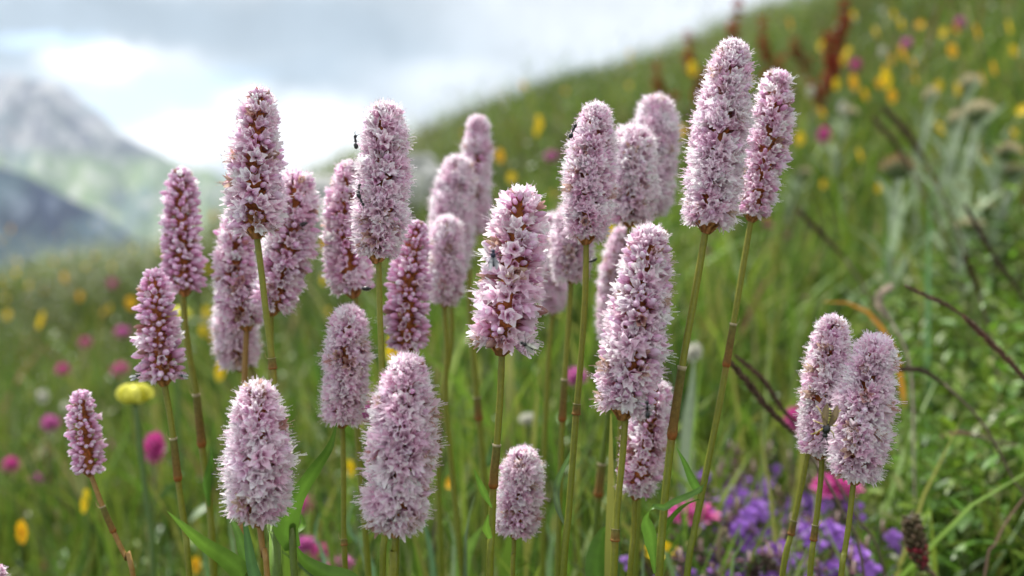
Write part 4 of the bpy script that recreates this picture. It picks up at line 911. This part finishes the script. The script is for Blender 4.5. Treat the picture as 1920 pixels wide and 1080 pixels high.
# small dark seed head in the lower right (plantain like)
def bud_head(label, px, py, d, h, w, stem):
    c = P(px, py, d); t_ = P(px+stem[0][0]*0, py-h/2, d); sp = [P(x, y, d) for x, y in stem]; g = sp[-1].copy(); g[2] = tz(g[0], g[1])
    if g[2] < sp[-1][2]: sp.append(g)
    root = empty('clover_seed_head', g); tag(root, label, 'seed head'); mb = MB(); tube(mb, spline(sp, 16), .0010, (.18, .12, .07), 6); mb.build('stem', M_stem, root, g)
    ax = spline([P(px+16, py+h/2, d), P(px, py, d), P(px-10, py-h/2, d)], 30); k = d/FPX; r = np.random.default_rng(5); t1, a1, b1 = frames(ax); mh_ = MB(); mr = MB(); tube(mh_, ax, w*.25*k, (.07, .06, .04), 8)
    for i in range(95):
        f = i/95; j = min(int(f*30), 29); an = i*2.4; o_ = a1[j]*math.cos(an)+b1[j]*math.sin(an); rr = w/2*k*(math.sin(math.pi*(.18+.75*(1-f)))**.6); c0 = ax[j]+o_*rr*.75
        red = f < .45 and r.random() < .5
        ellipsoid(mr if red else mh_, c0, o_+t1[j]*.9, rr*.45, rr*.27, np.array([.34, .05, .07] if red else ([.13, .10, .05] if r.random() < .7 else [.2, .13, .08]))*r.uniform(.6, 1.3), 6, 5)
        if i % 2 == 0: blade(mh_, [c0, c0+nrm(o_+t1[j]*.6)*rr*.7, c0+nrm(o_+t1[j])*rr*1.0], [rr*.1, rr*.06, rr*.02], (.4, .36, .3), side=b1[j])
    mh_.build('seed_scales', M_core, root, g); mr.build('red_buds', M_flower, root, g)
bud_head('dark scaly seed head with red buds in the lower right among lush leaves', 1717, 1018, .42, 100, 40, [(1728, 1062), (1742, 1080), (1765, 1110)])

label_all()

# ------------------------------------------------------------------ insects
def limb(mb, pts, r0, col):
    tube(mb, spline(pts, 8), np.linspace(r0*1.5, r0*.7, 8), col, 5)
def insect(name, label, cat, px, py, depth, length, ang, segs, col, legs=6, wings=0, wingcol=(.6, .62, .62), out=0., legl=.55, antenna=.4, face=(0, -1, 0), stripe=None, roll=0.):
    """length in photo pixels, ang = heading of the head in the picture (degrees, 90 = up); belly against the spike"""
    k = depth/FPX; Lm = length*k*1.12; c = P(px, py, depth); a = R_(ang); f = np.array([math.cos(a), 0, math.sin(a)]); up = np.array(face, float); up = nrm(up-f*(up@f)); s = np.cross(f, up)
    W_ = lambda x, y, z: c+(f*x+s*y+up*z)*Lm
    xs = []; rs_ = []
    t_ = np.linspace(-.5, .5, 36)
    rad = np.zeros(36)
    for (cx, hl, rr) in segs: rad = np.maximum(rad, rr*np.sqrt(np.clip(1-((t_-cx)/hl)**2, 0, 1)))
    rad = np.maximum(rad, .012); rad[0] = rad[-1] = .004
    base = c-up*Lm*.2; mb = MB(); pts = np.array([W_(x, 0, .04*math.sin(x*5)) for x in t_]); cc = np.tile(col, (36, 1)).astype(float)
    if stripe is not None:
        for i, x in enumerate(t_):
            if x < .02 and int((x+.5)*22) % 2 == 0: cc[i] = stripe
    # ring mesh for the body in insect axes
    th = np.arange(12)/12*2*np.pi; V = pts[:, None]+rad[:, None, None]*Lm*(s*np.cos(th)[:, None]+up*np.sin(th)[:, None])[None]
    i = np.arange(35)[:, None]*12; j = np.arange(12)[None]; kk = (j+1) % 12; mb.add(V.reshape(-1, 3), np.stack([i+j, i+kk, i+12+kk, i+12+j], -1).reshape(-1, 4), np.repeat(cc, 12, 0))
    lc = np.array(col)*.9 if stripe is None else np.array([.45, .36, .05])
    for q in range(legs//2):
        x0 = .16-.11*q; dx = (.34, -.02, -.42)[q]
        for sg in (-1, 1): limb(mb, [W_(x0, .04*sg, -.02), W_(x0+dx*.35, .24*sg*legl/.55, .10), W_(x0+dx*.8, .36*sg*legl/.55, -.06), W_(x0+dx, .46*sg*legl/.55, -.16)], .020*Lm, lc)
    hx = .46
    for sg in (-1, 1): limb(mb, [W_(hx, .03*sg, .03), W_(hx+antenna*.4, .10*sg, .08), W_(hx+antenna*.75, .2*sg, .03)], .012*Lm, col)
    root = mb.build(name, M_insect, None, base); root.location = tuple(base); tag(root, label, cat, 'insects on the bistorts')
    for w in range(wings):
        sg = -1 if w % 2 else 1; mw = MB(); ll = .78 if w < 2 else .55
        p0 = W_(.12, .05*sg, .09); tp = W_(.12-ll, (.17)*sg, .13); md = (p0+tp)/2+s*Lm*.05*sg
        blade(mw, spline([p0, md, tp], 8), np.array([.05, .15, .21, .24, .25, .23, .17, .04])*Lm, wingcol, side=s, fold=.04); mw.build('wing', M_wing, root, base)
    return root
ANT = [(.38, .13, .12), (.10, .17, .09), (-.08, .05, .045), (-.30, .20, .15)]
FLY = [(.40, .10, .125), (.16, .18, .15), (-.20, .30, .12)]
BLK = (.006, .006, .007)
insect('ant', 'black ant on the upper left edge of the upright spike, against white cloud', 'ant', 667, 266, .300, 24, 88, ANT, BLK, face=(-1, -.3, 0))
insect('ant', 'upper of two black ants meeting on the left flank of the upright spike', 'ant', 673, 355, .298, 20, 75, ANT, BLK, face=(-1, -.6, 0))
insect('ant', 'lower of two black ants meeting on the left flank of the upright spike', 'ant', 676, 374, .292, 24, -60, ANT, BLK, face=(-.6, -1, 0))
insect('ant', 'black ant climbing the top left edge of the tall pale spike', 'ant', 1074, 246, .308, 26, 62, ANT, BLK, face=(-1, -.6, 0))
insect('ant', 'black ant with long feelers at the foot of the thick mauve spike', 'ant', 1214, 768, .266, 32, 95, ANT, (.010, .011, .014), legl=.7, antenna=.75)
insect('fly', 'slim blue-black fly with grey wings sitting on the left of the central spike', 'fly', 925, 484, .276, 30, 92, FLY, (.012, .016, .05), wings=2, wingcol=(.45, .47, .5), legl=.6)
insect('fly', 'black fly clinging upside down to the foot of the central spike', 'fly', 988, 648, .277, 26, 150, FLY, BLK, wings=2, wingcol=(.5, .52, .45), legl=.7)
insect('sawfly', 'black and yellow sawfly squeezed between the two spikes at right', 'sawfly', 1551, 793, .283, 50, -100, [(.42, .08, .10), (.2, .17, .14), (-.2, .30, .12)], (.012, .014, .014), wings=2, wingcol=(.22, .17, .10), stripe=(.72, .68, .16), legl=.5)
insect('beetle', 'small black beetle on the right edge of the spike behind the tall one', 'beetle', 569, 420, .345, 16, 20, [(.35, .15, .14), (-.05, .42, .24)], BLK, face=(.8, -1, 0))
insect('fly', 'tiny dark fly on the lower left florets of the budding spike above globeflower', 'fly', 255, 706, .335, 16, 20, FLY, (.02, .035, .03), wings=2)
insect('fly', 'tiny dark fly on the lower right florets of the budding spike above globeflower', 'fly', 344, 705, .335, 14, 170, FLY, (.02, .035, .03), wings=2)
insect('beetle', 'small dark beetle on the lower right of the spike behind the two-ant spike', 'beetle', 687, 541, .335, 17, 0, [(.35, .15, .14), (-.05, .42, .24)], BLK)
insect('beetle', 'black beetle on the right rim of the spike half hidden by the pale one', 'beetle', 1112, 488, .352, 17, 200, [(.35, .15, .12), (-.05, .42, .16)], BLK)
